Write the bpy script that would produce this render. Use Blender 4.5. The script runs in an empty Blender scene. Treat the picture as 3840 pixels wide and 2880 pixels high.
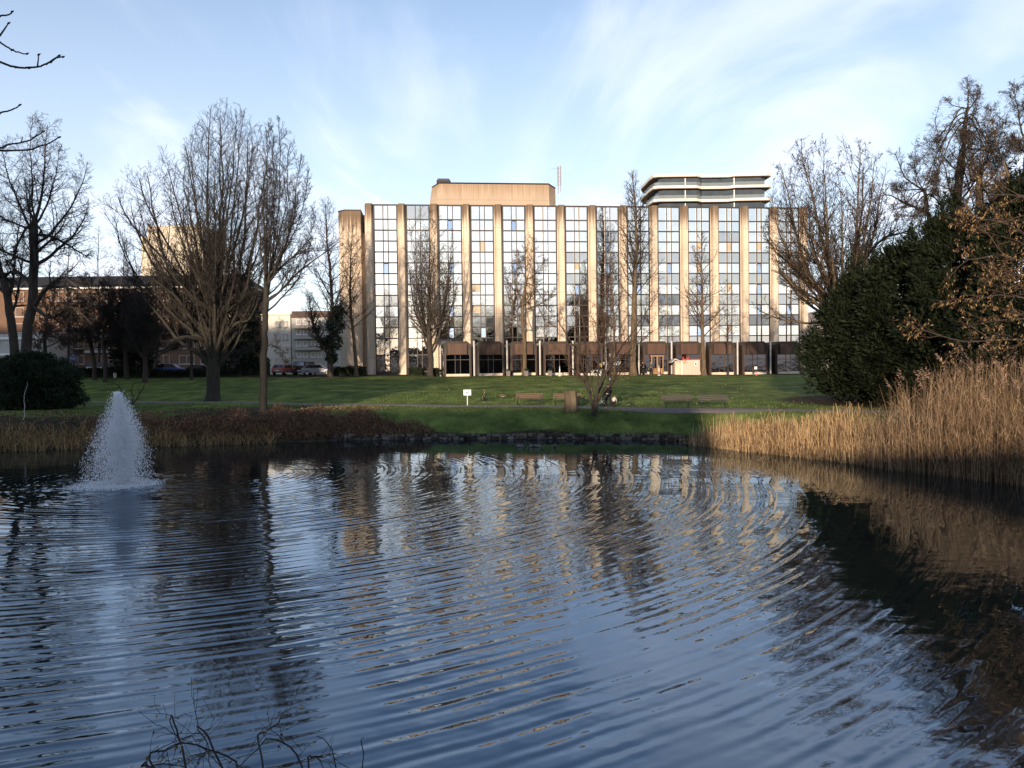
import bpy, math, random
import numpy as np
from mathutils import Vector, Matrix, Quaternion, Euler

random.seed(7)
RAD = math.radians
scene = bpy.context.scene
COL = scene.collection
S = 3840.0 / 2212.0            # overview pixels -> photo pixels
F = 2885.0                     # focal length in photo pixels
CAMZ = 4.2
CAM = Vector((0, 0, CAMZ))

# ------------------------------------------------------------------ camera
cd = bpy.data.cameras.new('camera')
cam = bpy.data.objects.new('camera', cd)
COL.objects.link(cam)
cd.sensor_width = 36
cd.lens = 36 * F / 3840
cd.clip_end = 3000
ROT = (Euler((RAD(90 - 1.19), 0, 0)).to_matrix() @ Matrix.Rotation(RAD(-0.7), 3, 'Z'))
cam.matrix_world = Matrix.Translation(CAM) @ ROT.to_4x4()
scene.camera = cam


def ray(px, py):
    return ROT @ Vector(((px - 1920) / F, -(py - 1440) / F, -1.0))


def U(px, py, Y):
    d = ray(px, py)
    return CAM + d * (Y / d.y)


def O(x, y, Y):                # overview pixels
    return U(x * S, y * S, Y)


# ------------------------------------------------------------------ terrain
SHORE = [(-160, 34), (-80, 38), (-28, 42), (-21, 43.6), (-14, 45), (-8, 46), (0, 45.4), (7.3, 44.2), (10.2, 42.6),
         (12.6, 38.5), (16.2, 32.2), (19.2, 26.8), (21, 20), (23, 10), (25, 0), (27, -12), (30, -40)]
PATHC = [(-200, 82), (-41, 73), (-23, 66), (-12, 60), (-3.3, 55.6), (6, 50.9), (16.6, 45.6), (26, 41.5), (38, 36), (60, 24), (90, 0)]
_sx = np.array([p[0] for p in SHORE], float); _sy = np.array([p[1] for p in SHORE], float)
_px = np.array([p[0] for p in PATHC], float); _py = np.array([p[1] for p in PATHC], float)
NEAR = [(-160, 2), (-30, 3.5), (-12, 5.2), (0, 5.6), (10, 5.3), (20, 7), (26, 8)]
_nx = np.array([p[0] for p in NEAR], float); _ny = np.array([p[1] for p in NEAR], float)


def pdist(x, y, px, py):
    best = np.full(np.shape(x), 1e9)
    for i in range(len(px) - 1):
        ax, ay, bx, by = px[i], py[i], px[i + 1], py[i + 1]
        dx, dy = bx - ax, by - ay
        t = np.clip(((x - ax) * dx + (y - ay) * dy) / (dx * dx + dy * dy), 0, 1)
        best = np.minimum(best, np.hypot(x - ax - t * dx, y - ay - t * dy))
    return best


def sm(a, b, x):
    t = np.clip((x - a) / (b - a), 0, 1)
    return t * t * (3 - 2 * t)


def H(x, y):
    x = np.asarray(x, float); y = np.asarray(y, float)
    ys = np.interp(x, _sx, _sy)
    d = pdist(x, y, _sx, _sy)
    land = (y > ys) | (x > 29)
    yp = np.interp(x, _px, _py)
    zb = 3.32 - 0.0095 * np.clip(x, -70, 60)
    t = np.clip((y - yp - 1.2) / (98 - yp), 0, 1)
    far = 0.12 + 1.38 * sm(-0.3, 6.0, d) + (zb - 1.5) * (t ** 0.85)
    far = far + 0.05 * np.sin(x * 0.35 + 1.0) * np.sin(y * 0.27) * sm(2, 8, d)
    nd = np.interp(x, _nx, _ny) - y
    bed = -0.7 * sm(0, 2.0, d)
    near = 2.55 * sm(0, 4.2, nd)
    wet = np.where(nd > 0, near, np.maximum(bed, -0.7 * sm(0, 2.0, -nd) - 0.02))
    z = np.where(land, far, wet)
    return z


def h(x, y):
    return float(H(x, y))


def B(px, Y, dz=0.0):
    """point on the ground at depth Y that shows at photo column px"""
    z = 2.5
    p = None
    for _ in range(6):
        py = 1440
        for _ in range(4):
            p = U(px, py, Y)
            py += (p.z - z) * F / Y
        z = h(p.x, p.y)
    return Vector((p.x, Y, z + dz))


def G(px, py, dz=0.0):
    """where the sight line through a photo pixel meets the ground"""
    d = ray(px, py)
    last = 20.0
    for i in range(20, 560):
        Y = i * 0.25 + 15
        p = CAM + d * (Y / d.y)
        if p.z < h(p.x, p.y) and p.y > np.interp(p.x, _sx, _sy):
            break
    return Vector((p.x, p.y, h(p.x, p.y) + dz))


# ------------------------------------------------------------------ object helpers
def tag(o, label=None, cat=None, group=None, kind=None):
    if label: o['label'] = label
    if cat: o['category'] = cat
    if group: o['group'] = group
    if kind: o['kind'] = kind
    return o


def thing(name, label, cat, loc=(0, 0, 0), rz=0.0, group=None):
    o = bpy.data.objects.new(name, None)
    o.empty_display_size = 0.3
    COL.objects.link(o)
    o.matrix_world = Matrix.Translation(Vector(loc)) @ Matrix.Rotation(rz, 4, 'Z')
    return tag(o, label, cat, group)


def link(o, parent=None):
    COL.objects.link(o)
    if parent is not None:
        o.parent = parent
    return o


def np_obj(name, V, faces, mat, parent=None, smooth=False, world=False):
    """V (n,3); faces list of int arrays (m,3) or (m,4)"""
    V = np.asarray(V, np.float32)
    if world and parent is not None:
        M = np.array(parent.matrix_world.inverted())
        V = (V @ M[:3, :3].T + M[:3, 3]).astype(np.float32)
    me = bpy.data.meshes.new(name)
    me.vertices.add(len(V)); me.vertices.foreach_set('co', V.ravel())
    if not isinstance(faces, list): faces = [faces]
    idx = np.concatenate([f.ravel() for f in faces]).astype(np.int32)
    tot = np.concatenate([np.full(len(f), f.shape[1], np.int32) for f in faces])
    st = np.concatenate([[0], np.cumsum(tot)[:-1]]).astype(np.int32)
    me.loops.add(len(idx)); me.loops.foreach_set('vertex_index', idx)
    me.polygons.add(len(tot))
    me.polygons.foreach_set('loop_start', st)
    me.polygons.foreach_set('loop_total', tot)
    if smooth: me.polygons.foreach_set('use_smooth', np.ones(len(tot), bool))
    me.update(calc_edges=True)
    if mat: me.materials.append(mat)
    return link(bpy.data.objects.new(name, me), parent)


class MB:
    def __init__(s): s.v = []; s.f = []

    def add(s, V, Fc):
        o = len(s.v)
        s.v += [tuple(p) for p in V]
        s.f += [tuple(i + o for i in f) for f in Fc]
        return s

    def box(s, a, b, M=None):
        x0, y0, z0 = a; x1, y1, z1 = b
        V = [(x0, y0, z0), (x1, y0, z0), (x1, y1, z0), (x0, y1, z0), (x0, y0, z1), (x1, y0, z1), (x1, y1, z1), (x0, y1, z1)]
        if M is not None: V = [M @ Vector(p) for p in V]
        return s.add(V, [(0, 3, 2, 1), (4, 5, 6, 7), (0, 1, 5, 4), (1, 2, 6, 5), (2, 3, 7, 6), (3, 0, 4, 7)])

    def bc(s, c, d, M=None):
        return s.box([c[i] - d[i] / 2 for i in range(3)], [c[i] + d[i] / 2 for i in range(3)], M)

    def prism(s, poly, z0, z1, ax='z', M=None):
        n = len(poly)
        def mk(p, t):
            q = (p[0], p[1], t) if ax == 'z' else ((p[0], t, p[1]) if ax == 'y' else (t, p[0], p[1]))
            return M @ Vector(q) if M is not None else q
        V = [mk(p, z0) for p in poly] + [mk(p, z1) for p in poly]
        fs = [tuple(range(n))[::-1], tuple(range(n, 2 * n))] + [(i, (i + 1) % n, n + (i + 1) % n, n + i) for i in range(n)]
        return s.add(V, fs)

    def tube(s, pts, r, n=6):
        pts = [Vector(p) for p in pts]
        rs = r if isinstance(r, (list, tuple)) else [r] * len(pts)
        o = len(s.v)
        for i, p in enumerate(pts):
            t = (pts[min(i + 1, len(pts) - 1)] - pts[max(i - 1, 0)]).normalized()
            ref = Vector((0, 0, 1)) if abs(t.z) < 0.9 else Vector((1, 0, 0))
            u = t.cross(ref).normalized(); w = t.cross(u)
            for k in range(n):
                a = 2 * math.pi * k / n
                s.v.append(tuple(p + (u * math.cos(a) + w * math.sin(a)) * rs[i]))
        for i in range(len(pts) - 1):
            for k in range(n):
                s.f.append((o + i * n + k, o + i * n + (k + 1) % n, o + (i + 1) * n + (k + 1) % n, o + (i + 1) * n + k))
        s.f.append(tuple(o + k for k in range(n))[::-1])
        s.f.append(tuple(o + (len(pts) - 1) * n + k for k in range(n)))
        return s

    def lathe(s, prof, n=12, c=(0, 0)):
        o = len(s.v)
        for r, z in prof:
            for k in range(n):
                a = 2 * math.pi * k / n
                s.v.append((c[0] + r * math.cos(a), c[1] + r * math.sin(a), z))
        for i in range(len(prof) - 1):
            for k in range(n):
                s.f.append((o + i * n + k, o + i * n + (k + 1) % n, o + (i + 1) * n + (k + 1) % n, o + (i + 1) * n + k))
        s.f.append(tuple(o + k for k in range(n))[::-1])
        s.f.append(tuple(o + (len(prof) - 1) * n + k for k in range(n)))
        return s

    def build(s, name, mat, parent=None, world=False, smooth=False, bevel=0):
        V = s.v
        if world and parent is not None:
            M = parent.matrix_world.inverted()
            V = [tuple(M @ Vector(p)) for p in V]
        me = bpy.data.meshes.new(name)
        me.from_pydata(V, [], s.f)
        me.update()
        if smooth:
            for p in me.polygons: p.use_smooth = True
        if mat: me.materials.append(mat)
        o = link(bpy.data.objects.new(name, me), parent)
        if bevel:
            m = o.modifiers.new('bevel', 'BEVEL'); m.width = bevel; m.segments = 2; m.limit_method = 'ANGLE'
        return o


def skin(name, joints, edges, mat, parent, root=0, sub=1):
    """joints: list of (x,y,z,r); a continuous skinned body"""
    me = bpy.data.meshes.new(name)
    me.from_pydata([j[:3] for j in joints], edges, [])
    o = link(bpy.data.objects.new(name, me), parent)
    m = o.modifiers.new('skin', 'SKIN'); m.use_smooth_shade = True
    if not me.skin_vertices:
        me.skin_vertices.new()
    sv = me.skin_vertices[0].data
    for i, j in enumerate(joints):
        rx = j[3]; ry = j[4] if len(j) > 4 else rx
        sv[i].radius = (rx, ry)
        sv[i].use_root = (i == root)
    if sub:
        q = o.modifiers.new('sub', 'SUBSURF'); q.levels = sub; q.render_levels = sub
    me.materials.append(mat)
    return o


def copy_tree(o, parent=None):
    c = o.copy(); COL.objects.link(c)
    if parent is not None:
        mpi = o.matrix_parent_inverse.copy()
        c.parent = parent; c.matrix_parent_inverse = mpi
    for ch in list(o.children): copy_tree(ch, c)
    return c


# ------------------------------------------------------------------ materials
MATS = {}


def mat(name, col, rough=0.7, var=0.25, scale=3.0, metal=0.0, bump=0.0, spec=0.5, col2=None, island=False, stretch=(1, 1, 1), detail=5):
    if name in MATS: return MATS[name]
    m = bpy.data.materials.new(name); m.use_nodes = True
    nt = m.node_tree; N = nt.nodes; L = nt.links
    b = N['Principled BSDF']
    b.inputs['Roughness'].default_value = rough
    b.inputs['Metallic'].default_value = metal
    b.inputs['Specular IOR Level'].default_value = spec
    tc = N.new('ShaderNodeTexCoord'); mp = N.new('ShaderNodeMapping'); nz = N.new('ShaderNodeTexNoise')
    mp.inputs['Scale'].default_value = stretch
    L.new(tc.outputs['Object'], mp.inputs['Vector']); L.new(mp.outputs['Vector'], nz.inputs['Vector'])
    nz.inputs['Scale'].default_value = scale; nz.inputs['Detail'].default_value = detail
    cr = N.new('ShaderNodeValToRGB')
    c2 = col2 or tuple(c * (1 - var) for c in col)
    c1 = tuple(min(1, c * (1 + var * 0.6)) for c in col)
    cr.color_ramp.elements[0].position = 0.3; cr.color_ramp.elements[0].color = (*c2, 1)
    cr.color_ramp.elements[1].position = 0.7; cr.color_ramp.elements[1].color = (*c1, 1)
    src = nz.outputs['Fac']
    if island:
        g = N.new('ShaderNodeNewGeometry')
        mx = N.new('ShaderNodeMath'); mx.operation = 'MULTIPLY_ADD'
        mx.inputs[1].default_value = 0.7; L.new(g.outputs['Random Per Island'], mx.inputs[0])
        m2 = N.new('ShaderNodeMath'); m2.operation = 'MULTIPLY'; m2.inputs[1].default_value = 0.35
        L.new(nz.outputs['Fac'], m2.inputs[0]); L.new(m2.outputs[0], mx.inputs[2])
        src = mx.outputs[0]
    L.new(src, cr.inputs['Fac']); L.new(cr.outputs['Color'], b.inputs['Base Color'])
    if bump:
        bp = N.new('ShaderNodeBump'); bp.inputs['Distance'].default_value = bump; bp.inputs['Strength'].default_value = 0.8
        L.new(nz.outputs['Fac'], bp.inputs['Height']); L.new(bp.outputs['Normal'], b.inputs['Normal'])
    MATS[name] = m
    return m


def nodes_of(m):
    nt = m.node_tree
    return nt, nt.nodes, nt.links, nt.nodes['Principled BSDF']


def math_node(N, L, op, a, b=None, c=None):
    n = N.new('ShaderNodeMath'); n.operation = op
    for i, v in enumerate((a, b, c)):
        if v is None: continue
        if isinstance(v, (int, float)): n.inputs[i].default_value = v
        else: L.new(v, n.inputs[i])
    return n.outputs[0]


M_BARK = mat('bark_brown', (0.078, 0.056, 0.039), 0.9, 0.45, 2.0, bump=0.02, spec=0.2, stretch=(3, 3, 0.6))
M_BARK2 = mat('bark_grey', (0.060, 0.050, 0.037), 0.9, 0.4, 2.0, bump=0.02, spec=0.2, stretch=(3, 3, 0.6))
M_BARK3 = mat('bark_dark', (0.05, 0.040, 0.034), 0.9, 0.4, 2.0, bump=0.02, spec=0.2, stretch=(3, 3, 0.6))
M_BARK4 = mat('bark_warm', (0.125, 0.088, 0.054), 0.9, 0.45, 2.0, bump=0.02, spec=0.2, stretch=(3, 3, 0.6))
M_BARK5 = mat('bark_shade_dark', (0.036, 0.031, 0.024), 0.85, 0.4, 2.0, bump=0.02, spec=0.25, stretch=(3, 3, 0.6))  # shade on the two big left trees, put into a darker bark colour
M_TWIG = mat('twig_brown', (0.052, 0.038, 0.029), 0.9, 0.3, 1.0, spec=0.2)
M_TWIG2 = mat('twig_dark', (0.036, 0.030, 0.027), 0.9, 0.3, 1.0, spec=0.2)
M_TWIG4 = mat('twig_warm', (0.085, 0.055, 0.04), 0.9, 0.3, 1.0, spec=0.2)
M_YEW = mat('yew_needles', (0.016, 0.022, 0.010), 0.85, 0.5, 1.2, island=True, spec=0.1, col2=(0.005, 0.008, 0.005))
M_SHRUB = mat('shrub_leaves', (0.020, 0.036, 0.016), 0.7, 0.5, 1.2, island=True, spec=0.3, col2=(0.008, 0.014, 0.008))
M_HEDGE = mat('hedge_leaves', (0.022, 0.03, 0.015), 0.8, 0.5, 1.2, island=True, spec=0.2, col2=(0.010, 0.013, 0.008))
M_IVY = mat('ivy_leaves', (0.022, 0.03, 0.014), 0.6, 0.5, 1.2, island=True, spec=0.3, col2=(0.01, 0.013, 0.008))
M_REED = mat('reed_straw', (0.43, 0.295, 0.155), 0.8, 0.5, 0.8, island=True, spec=0.2, col2=(0.12, 0.062, 0.032))
M_REED2 = mat('reed_tall_straw', (0.25, 0.172, 0.104), 0.8, 0.5, 0.8, island=True, spec=0.2, col2=(0.11, 0.062, 0.032))
M_SEDGE = mat('sedge_brown', (0.30, 0.19, 0.085), 0.85, 0.5, 0.6, island=True, spec=0.2, col2=(0.07, 0.045, 0.022))
M_BRACK = mat('bramble_brown', (0.19, 0.108, 0.066), 0.85, 0.5, 0.6, island=True, spec=0.2, col2=(0.06, 0.032, 0.022))
M_CATK = mat('dry_leaves', (0.21, 0.135, 0.06), 0.8, 0.5, 0.8, island=True, spec=0.2, col2=(0.11, 0.06, 0.03))
M_SEED = mat('seed_clusters', (0.09, 0.06, 0.04), 0.9, 0.4, 0.8, spec=0.1)
M_PLUME = mat('reed_plume', (0.30, 0.20, 0.15), 0.9, 0.4, 1.0, island=True, spec=0.1, col2=(0.15, 0.095, 0.07))


# ------------------------------------------------------------------ vegetation machinery
def tubes(P, R, sides):
    N, K, _ = P.shape
    T = np.gradient(P, axis=1)
    T /= np.linalg.norm(T, axis=2, keepdims=True) + 1e-9
    d = P[:, -1] - P[:, 0]
    d /= np.linalg.norm(d, axis=1, keepdims=True) + 1e-9
    ref = np.where(np.abs(d[:, 2:3]) > 0.8, np.array([[1.0, 0, 0]]), np.array([[0, 0, 1.0]]))
    Un = np.cross(T, ref[:, None, :]); Un /= np.linalg.norm(Un, axis=2, keepdims=True) + 1e-9
    Vn = np.cross(T, Un)
    a = np.arange(sides) * 2 * np.pi / sides
    V = P[:, :, None, :] + R[:, :, None, None] * (np.cos(a)[None, None, :, None] * Un[:, :, None, :] + np.sin(a)[None, None, :, None] * Vn[:, :, None, :])
    idx = np.arange(N * K * sides).reshape(N, K, sides)
    A = idx[:, :-1]; C = idx[:, 1:]
    Q = np.stack([A, np.roll(A, -1, 2), np.roll(C, -1, 2), C], axis=-1).reshape(-1, 4)
    return V.reshape(-1, 3), Q


def merge(parts):
    Vs, Fs, o = [], [], 0
    for V, Q in parts:
        if len(V) == 0: continue
        Vs.append(V); Fs.append(Q + o); o += len(V)
    return np.concatenate(Vs), Fs


class Env:
    """crown envelope from a silhouette given in overview pixels at depth Y"""
    def __init__(s, prof, Y, ry=0.8):
        pts = []
        for (y, xl, xr) in prof:
            a = O(xl, y, Y); b = O(xr, y, Y)
            pts.append(((a.z + b.z) / 2, a.x, b.x))
        pts.sort()
        A = np.array(pts)
        s.z, s.xl, s.xr = A[:, 0], A[:, 1], A[:, 2]
        s.Y = Y; s.k = ry
        s.z0, s.z1 = s.z[0], s.z[-1]

    def e(s, P):
        z = P[..., 2]
        xl = np.interp(z, s.z, s.xl); xr = np.interp(z, s.z, s.xr)
        rx = np.maximum((xr - xl) / 2, 0.05); cx = (xl + xr) / 2
        e = ((P[..., 0] - cx) / rx) ** 2 + ((P[..., 1] - s.Y) / (rx * s.k + 0.2)) ** 2
        return np.where((z > s.z1) | (z < s.z0 - 1.5), 9.0, e)

    def at(s, z, rho, th):
        xl = np.interp(z, s.z, s.xl); xr = np.interp(z, s.z, s.xr)
        rx = (xr - xl) / 2
        return np.stack([(xl + xr) / 2 + rho * rx * np.cos(th), s.Y + rho * rx * s.k * np.sin(th), z], -1)


def interp_branch(P, R, t):
    """P (M,K,3), t (M,) -> pos, radius, tangent"""
    K = P.shape[1]
    u = np.clip(t, 0, 0.9999) * (K - 1); i = u.astype(int); f = (u - i)[:, None]
    m = np.arange(len(P))
    p0 = P[m, i]; p1 = P[m, i + 1]
    T = p1 - p0; T /= np.linalg.norm(T, axis=1, keepdims=True) + 1e-9
    return p0 * (1 - f) + p1 * f, R[m, i] * (1 - f[:, 0]) + R[m, i + 1] * f[:, 0], T


def spawn(P, R, n, rng, t0, t1, ang, angv, lf, K, up, gn, rr, rmin, rmax, env=None, lmin=0.15, lmax=99, tip=0.35, taper=0.55):
    M = len(P)
    par = np.repeat(np.arange(M), n)
    t = (np.tile(np.arange(n), M) + rng.random(M * n)) / n * (t1 - t0) + t0
    pos, rad, T = interp_branch(P[par], R[par], t)
    Lp = np.linalg.norm(np.diff(P, axis=1), axis=2).sum(1)[par]
    az = np.tile(np.arange(n) * 2.39996, M) + np.repeat(rng.random(M) * 6.28, n) + rng.normal(0, 0.5, M * n)
    rnd = np.where(np.abs(T[:, 2:3]) > 0.9, np.array([[1.0, 0, 0]]), np.array([[0, 0, 1.0]]))
    A = np.cross(T, rnd); A /= np.linalg.norm(A, axis=1, keepdims=True) + 1e-9
    Bv = np.cross(T, A)
    side = np.cos(az)[:, None] * A + np.sin(az)[:, None] * Bv
    a = np.radians(ang + rng.normal(0, angv, M * n))[:, None]
    D = T * np.cos(a) + side * np.sin(a)
    L = np.clip(Lp * lf * (1 - taper * t) * rng.uniform(0.65, 1.25, M * n), lmin, lmax)
    keep = rng.random(M * n) < Lp / (np.median(Lp) * 0.8)
    if env is not None:
        best = np.zeros(M * n); done = np.zeros(M * n, bool)
        up3 = np.array([0, 0, up * 0.5])
        Dm = D + up3; Dm /= np.linalg.norm(Dm, axis=1, keepdims=True) + 1e-9
        lim = rng.uniform(0.8, 1.12, M * n)
        for fct in (1, .85, .7, .55, .4, .28, .18, .1):
            ok = (env.e(pos + Dm * (L * fct)[:, None]) < lim) & ~done
            best[ok] = fct; done |= ok
        keep &= done; L = L * best
        keep &= L > lmin * 0.4
    pos, rad, D, L = pos[keep], rad[keep], D[keep], L[keep]
    m = len(pos)
    Q = np.zeros((m, K, 3)); Q[:, 0] = pos
    step = (L / (K - 1))[:, None]
    d = D.copy()
    for k in range(1, K):
        d = d + np.array([0, 0, up / (K - 1)]) + rng.normal(0, gn, (m, 3))
        d /= np.linalg.norm(d, axis=1, keepdims=True) + 1e-9
        Q[:, k] = Q[:, k - 1] + d * step
    r0 = np.clip(rad * rr, rmin, rmax)
    tt = np.linspace(0, 1, K)[None, :]
    RR = np.maximum(r0[:, None] * (1 - (1 - tip) * tt), rmin * 0.7)
    return Q, RR


def smooth_poly(pts, radii, n, rng, gn=0.0):
    pts = np.array([tuple(p) for p in pts], float); radii = np.array(radii, float)
    k = len(pts); u = np.linspace(0, k - 1, n)
    out = np.zeros((n, 3))
    for j, uu in enumerate(u):
        i = min(int(uu), k - 2); f = uu - i
        p0 = pts[max(i - 1, 0)]; p1 = pts[i]; p2 = pts[i + 1]; p3 = pts[min(i + 2, k - 1)]
        out[j] = 0.5 * ((2 * p1) + (-p0 + p2) * f + (2 * p0 - 5 * p1 + 4 * p2 - p3) * f * f + (-p0 + 3 * p1 - 3 * p2 + p3) * f ** 3)
    if gn:
        w = np.cumsum(rng.normal(0, gn, (n, 3)), 0); w -= np.linspace(0, 1, n)[:, None] * w[-1]
        out += w
    return out, np.interp(u, np.arange(k), radii)


def bez(p0, p1, p2, p3, K):
    t = np.linspace(0, 1, K)[None, :, None]
    p0, p1, p2, p3 = [q[:, None, :] for q in (p0, p1, p2, p3)]
    return (1 - t) ** 3 * p0 + 3 * (1 - t) ** 2 * t * p1 + 3 * (1 - t) * t * t * p2 + t ** 3 * p3


def bare_tree(label, Y, trunk, r, prof, style='fan', seed=1, nst=12, n=(12, 7, 6), group=None, barks=(None, None),
              name='bare_tree', twig=0.008, ry=0.8, up=(0.5, 0.35, 0.2), ang=(38, 42, 45), fork=0.35, low=0.25, gn=0.10,
              leafy=0, leaf_size=0.12, ivy=None, extra=None, lf=(0.42, 0.45, 0.5), start_px=None, hvk=0.45, cat='tree'):
    rng = np.random.default_rng(seed)
    mb, mt = barks[0] or M_BARK, barks[1] or M_TWIG
    twig *= 1.22
    base = B(trunk[0][0] * S, Y)
    root = thing(name, label, cat, base, 0, group)
    pts = [Vector((base.x, Y, base.z - 0.15))] + [O(x, y, Y) for x, y in trunk[1:]]
    rs = r if isinstance(r, (list, tuple)) else list(np.linspace(r, r * (0.7 if style == 'fan' else 0.08), len(pts)))
    npt = max(12, 5 * len(pts))
    TP, TR = smooth_poly(pts, rs, npt, rng, 0.03)
    TR = TR.copy(); TR[0] *= 1.55; TR[1] *= 1.15
    env = Env(prof, Y, ry)
    P0 = TP[None]; R0 = TR[None]
    tparts = [tubes(P0, R0, 10)]
    cparts = []
    if style == 'fan':
        i = np.arange(nst)
        th = i * 2.39996 + rng.random() * 6
        fz = 0.98 - (0.98 - low) * ((i + 0.5) / nst) ** 0.95        # targets all over the envelope's shell
        rho = np.where(fz > 0.86, np.sqrt(rng.random(nst)) * 0.9, rng.uniform(0.70, 0.97, nst))
        flat = np.abs(np.cos(th)) < 0.45
        rho = np.where(flat & (fz < .86), rho * .8, rho)
        zz = np.minimum(env.z0 + (env.z1 - env.z0) * fz, env.z1 - 0.25)
        tg = env.at(zz, rho, th)
        ts = 1 - fork * rng.random(nst); ts[:3] = 0.97
        st, rd, tn = interp_branch(np.repeat(P0, nst, 0), np.repeat(R0, nst, 0), ts)
        Ld = np.linalg.norm(tg - st, axis=1, keepdims=True)
        hv = tg - st; hv[:, 2] = 0
        c1 = st + tn * Ld * 0.16 + hv * hvk
        c2 = tg - np.array([0, 0, 1.0]) * Ld * 0.30 - hv * 0.06
        K = 14
        SP = bez(st, c1, c2, tg, K)
        w = np.cumsum(rng.normal(0, 0.045 * gn / 0.1, (nst, K, 3)), 1); w -= np.linspace(0, 1, K)[None, :, None] * w[:, -1:]
        SP += w * (Ld[:, :, None] / 8)
        r0 = np.clip(rd * rng.uniform(0.34, 0.52, nst), 0.05, 1)
        SR = np.maximum(r0[:, None] * (1 - np.linspace(0, 1, K)[None] ** 0.8 * 0.9), 0.02)
        tparts.append(tubes(SP, SR, 7))
        P1, R1 = SP, SR
        A1 = spawn(P1, R1, n[0], rng, 0.22, 0.98, ang[0], 12, lf[0], 8, up[0], gn, 0.46, 0.012, 0.06, env, 0.4, 5.0, 0.3)
    else:
        P1, R1 = P0, R0
        t0 = 0.28 if start_px is None else start_px
        A1 = spawn(P1, R1, n[0], rng, t0, 0.99, ang[0], 12, lf[0], 10, up[0], gn, 0.38, 0.013, 0.075, env, 0.5, 9.0, 0.25, taper=0.65)
    if extra:                                   # hand placed limbs: list of ([(ovx,ovy,dY)...], r0)
        EP, ER = [], []
        for ex, er in extra:
            p, q = smooth_poly([O(a, b, Y + c) for a, b, c in ex], np.linspace(er, er * 0.25, len(ex)), 14, rng, 0.04)
            EP.append(p); ER.append(q)
        EP, ER = np.array(EP), np.array(ER)
        tparts.append(tubes(EP, ER, 7))
        X1 = spawn(EP, ER, n[0], rng, 0.2, 0.98, ang[0], 12, lf[0] * 0.8, 8, up[0], gn, 0.55, 0.012, 0.07, None, 0.4, 3.0, 0.3)
        cparts.append(tubes(*X1, 4))
        X2 = spawn(*X1, n[1], rng, 0.15, 0.98, ang[1], 12, lf[1], 5, up[1], gn * 1.3, 0.6, twig, 0.03, None, 0.2, 2.0, 0.4)
        cparts.append(tubes(*X2, 3))
        X3 = spawn(*X2, n[2], rng, 0.1, 1.0, ang[2], 12, lf[2], 4, up[2], gn * 1.5, 0.7, twig * 0.8, twig * 1.2, None, 0.15, 0.9, 0.6)
        cparts.append(tubes(*X3, 3))
    cparts.append(tubes(*A1, 5))
    A2 = spawn(*A1, n[1], rng, 0.12, 0.98, ang[1], 13, lf[1], 6, up[1], gn * 1.3, 0.6, twig * 1.2, 0.035, env, 0.25, 3.0, 0.4)
    cparts.append(tubes(*A2, 3))
    A3 = spawn(*A2, n[2], rng, 0.1, 1.0, ang[2], 14, lf[2], 4, up[2], gn * 1.5, 0.7, twig * 0.8, twig * 1.2, env, 0.15, 1.2, 0.6)
    cparts.append(tubes(*A3, 3))
    B1 = spawn(P1, R1, n[0], rng, 0.35, 1.0, ang[1] + 6, 14, 0.12, 5, up[1], gn * 1.4, 0.4, twig, 0.02, env, 0.3, 1.6, 0.4)
    cparts.append(tubes(*B1, 3))
    B2 = spawn(*B1, n[2], rng, 0.1, 1.0, ang[2], 14, .5, 4, up[2], gn * 1.5, 0.7, twig * 0.8, twig * 1.2, env, 0.15, .8, 0.6)
    cparts.append(tubes(*B2, 3))
    if style == 'fan':
        A4 = spawn(P1, R1, n[0], rng, 0.5, 1.0, ang[1], 12, 0.14, 5, up[1], gn * 1.2, 0.5, twig, 0.03, env, 0.3, 2.0, 0.4)
        cparts.append(tubes(*A4, 3))
        A5 = spawn(*A4, n[2], rng, 0.1, 1.0, ang[2], 14, lf[2], 4, up[2], gn * 1.5, 0.7, twig * 0.8, twig * 1.2, env, 0.15, 0.9, 0.6)
        cparts.append(tubes(*A5, 3))
    V, Fc = merge(tparts)
    np_obj('trunk', V, Fc, mb, root, True, True)
    V, Fc = merge(cparts)
    np_obj('crown', V, Fc, mt, root, True, True)
    if leafy:
        tips = A3[0].reshape(-1, 3)
        sel = tips[rng.integers(0, len(tips), leafy)]
        V, Q = leaves(sel, rng, leaf_size, leaf_size * 0.4, droop=1.0)
        np_obj('seed_clusters', V, Q, M_SEED, root, False, True)
    if ivy:
        Vs = []
        for (x, y, rad, cnt) in ivy:
            c = np.array(tuple(O(x, y, Y)))
            q = rng.normal(0, 1, (cnt, 3)); q /= np.linalg.norm(q, axis=1, keepdims=True)
            Vs.append(c + q * rad * rng.uniform(0.55, 1.05, (cnt, 1)))
        V, Q = leaves(np.concatenate(Vs), rng, 0.22, 0.16, droop=0.3)
        np_obj('ivy', V, Q, M_IVY, root, False, True)
    return root


def leaves(C, rng, ln, wd, droop=0.0, dirs=None):
    n = len(C)
    d = rng.normal(0, 1, (n, 3)) if dirs is None else dirs + rng.normal(0, 0.35, (n, 3))
    d[:, 2] -= droop * 1.6
    d /= np.linalg.norm(d, axis=1, keepdims=True) + 1e-9
    s = np.cross(d, rng.normal(0, 1, (n, 3))); s /= np.linalg.norm(s, axis=1, keepdims=True) + 1e-9
    l = (ln * rng.uniform(0.6, 1.4, n))[:, None]; w = (wd * rng.uniform(0.6, 1.4, n))[:, None] * 0.5
    V = np.stack([C, C + d * l * 0.5 + s * w, C + d * l, C + d * l * 0.5 - s * w], 1).reshape(-1, 3)
    return V, np.arange(n * 4).reshape(n, 4)


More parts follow.
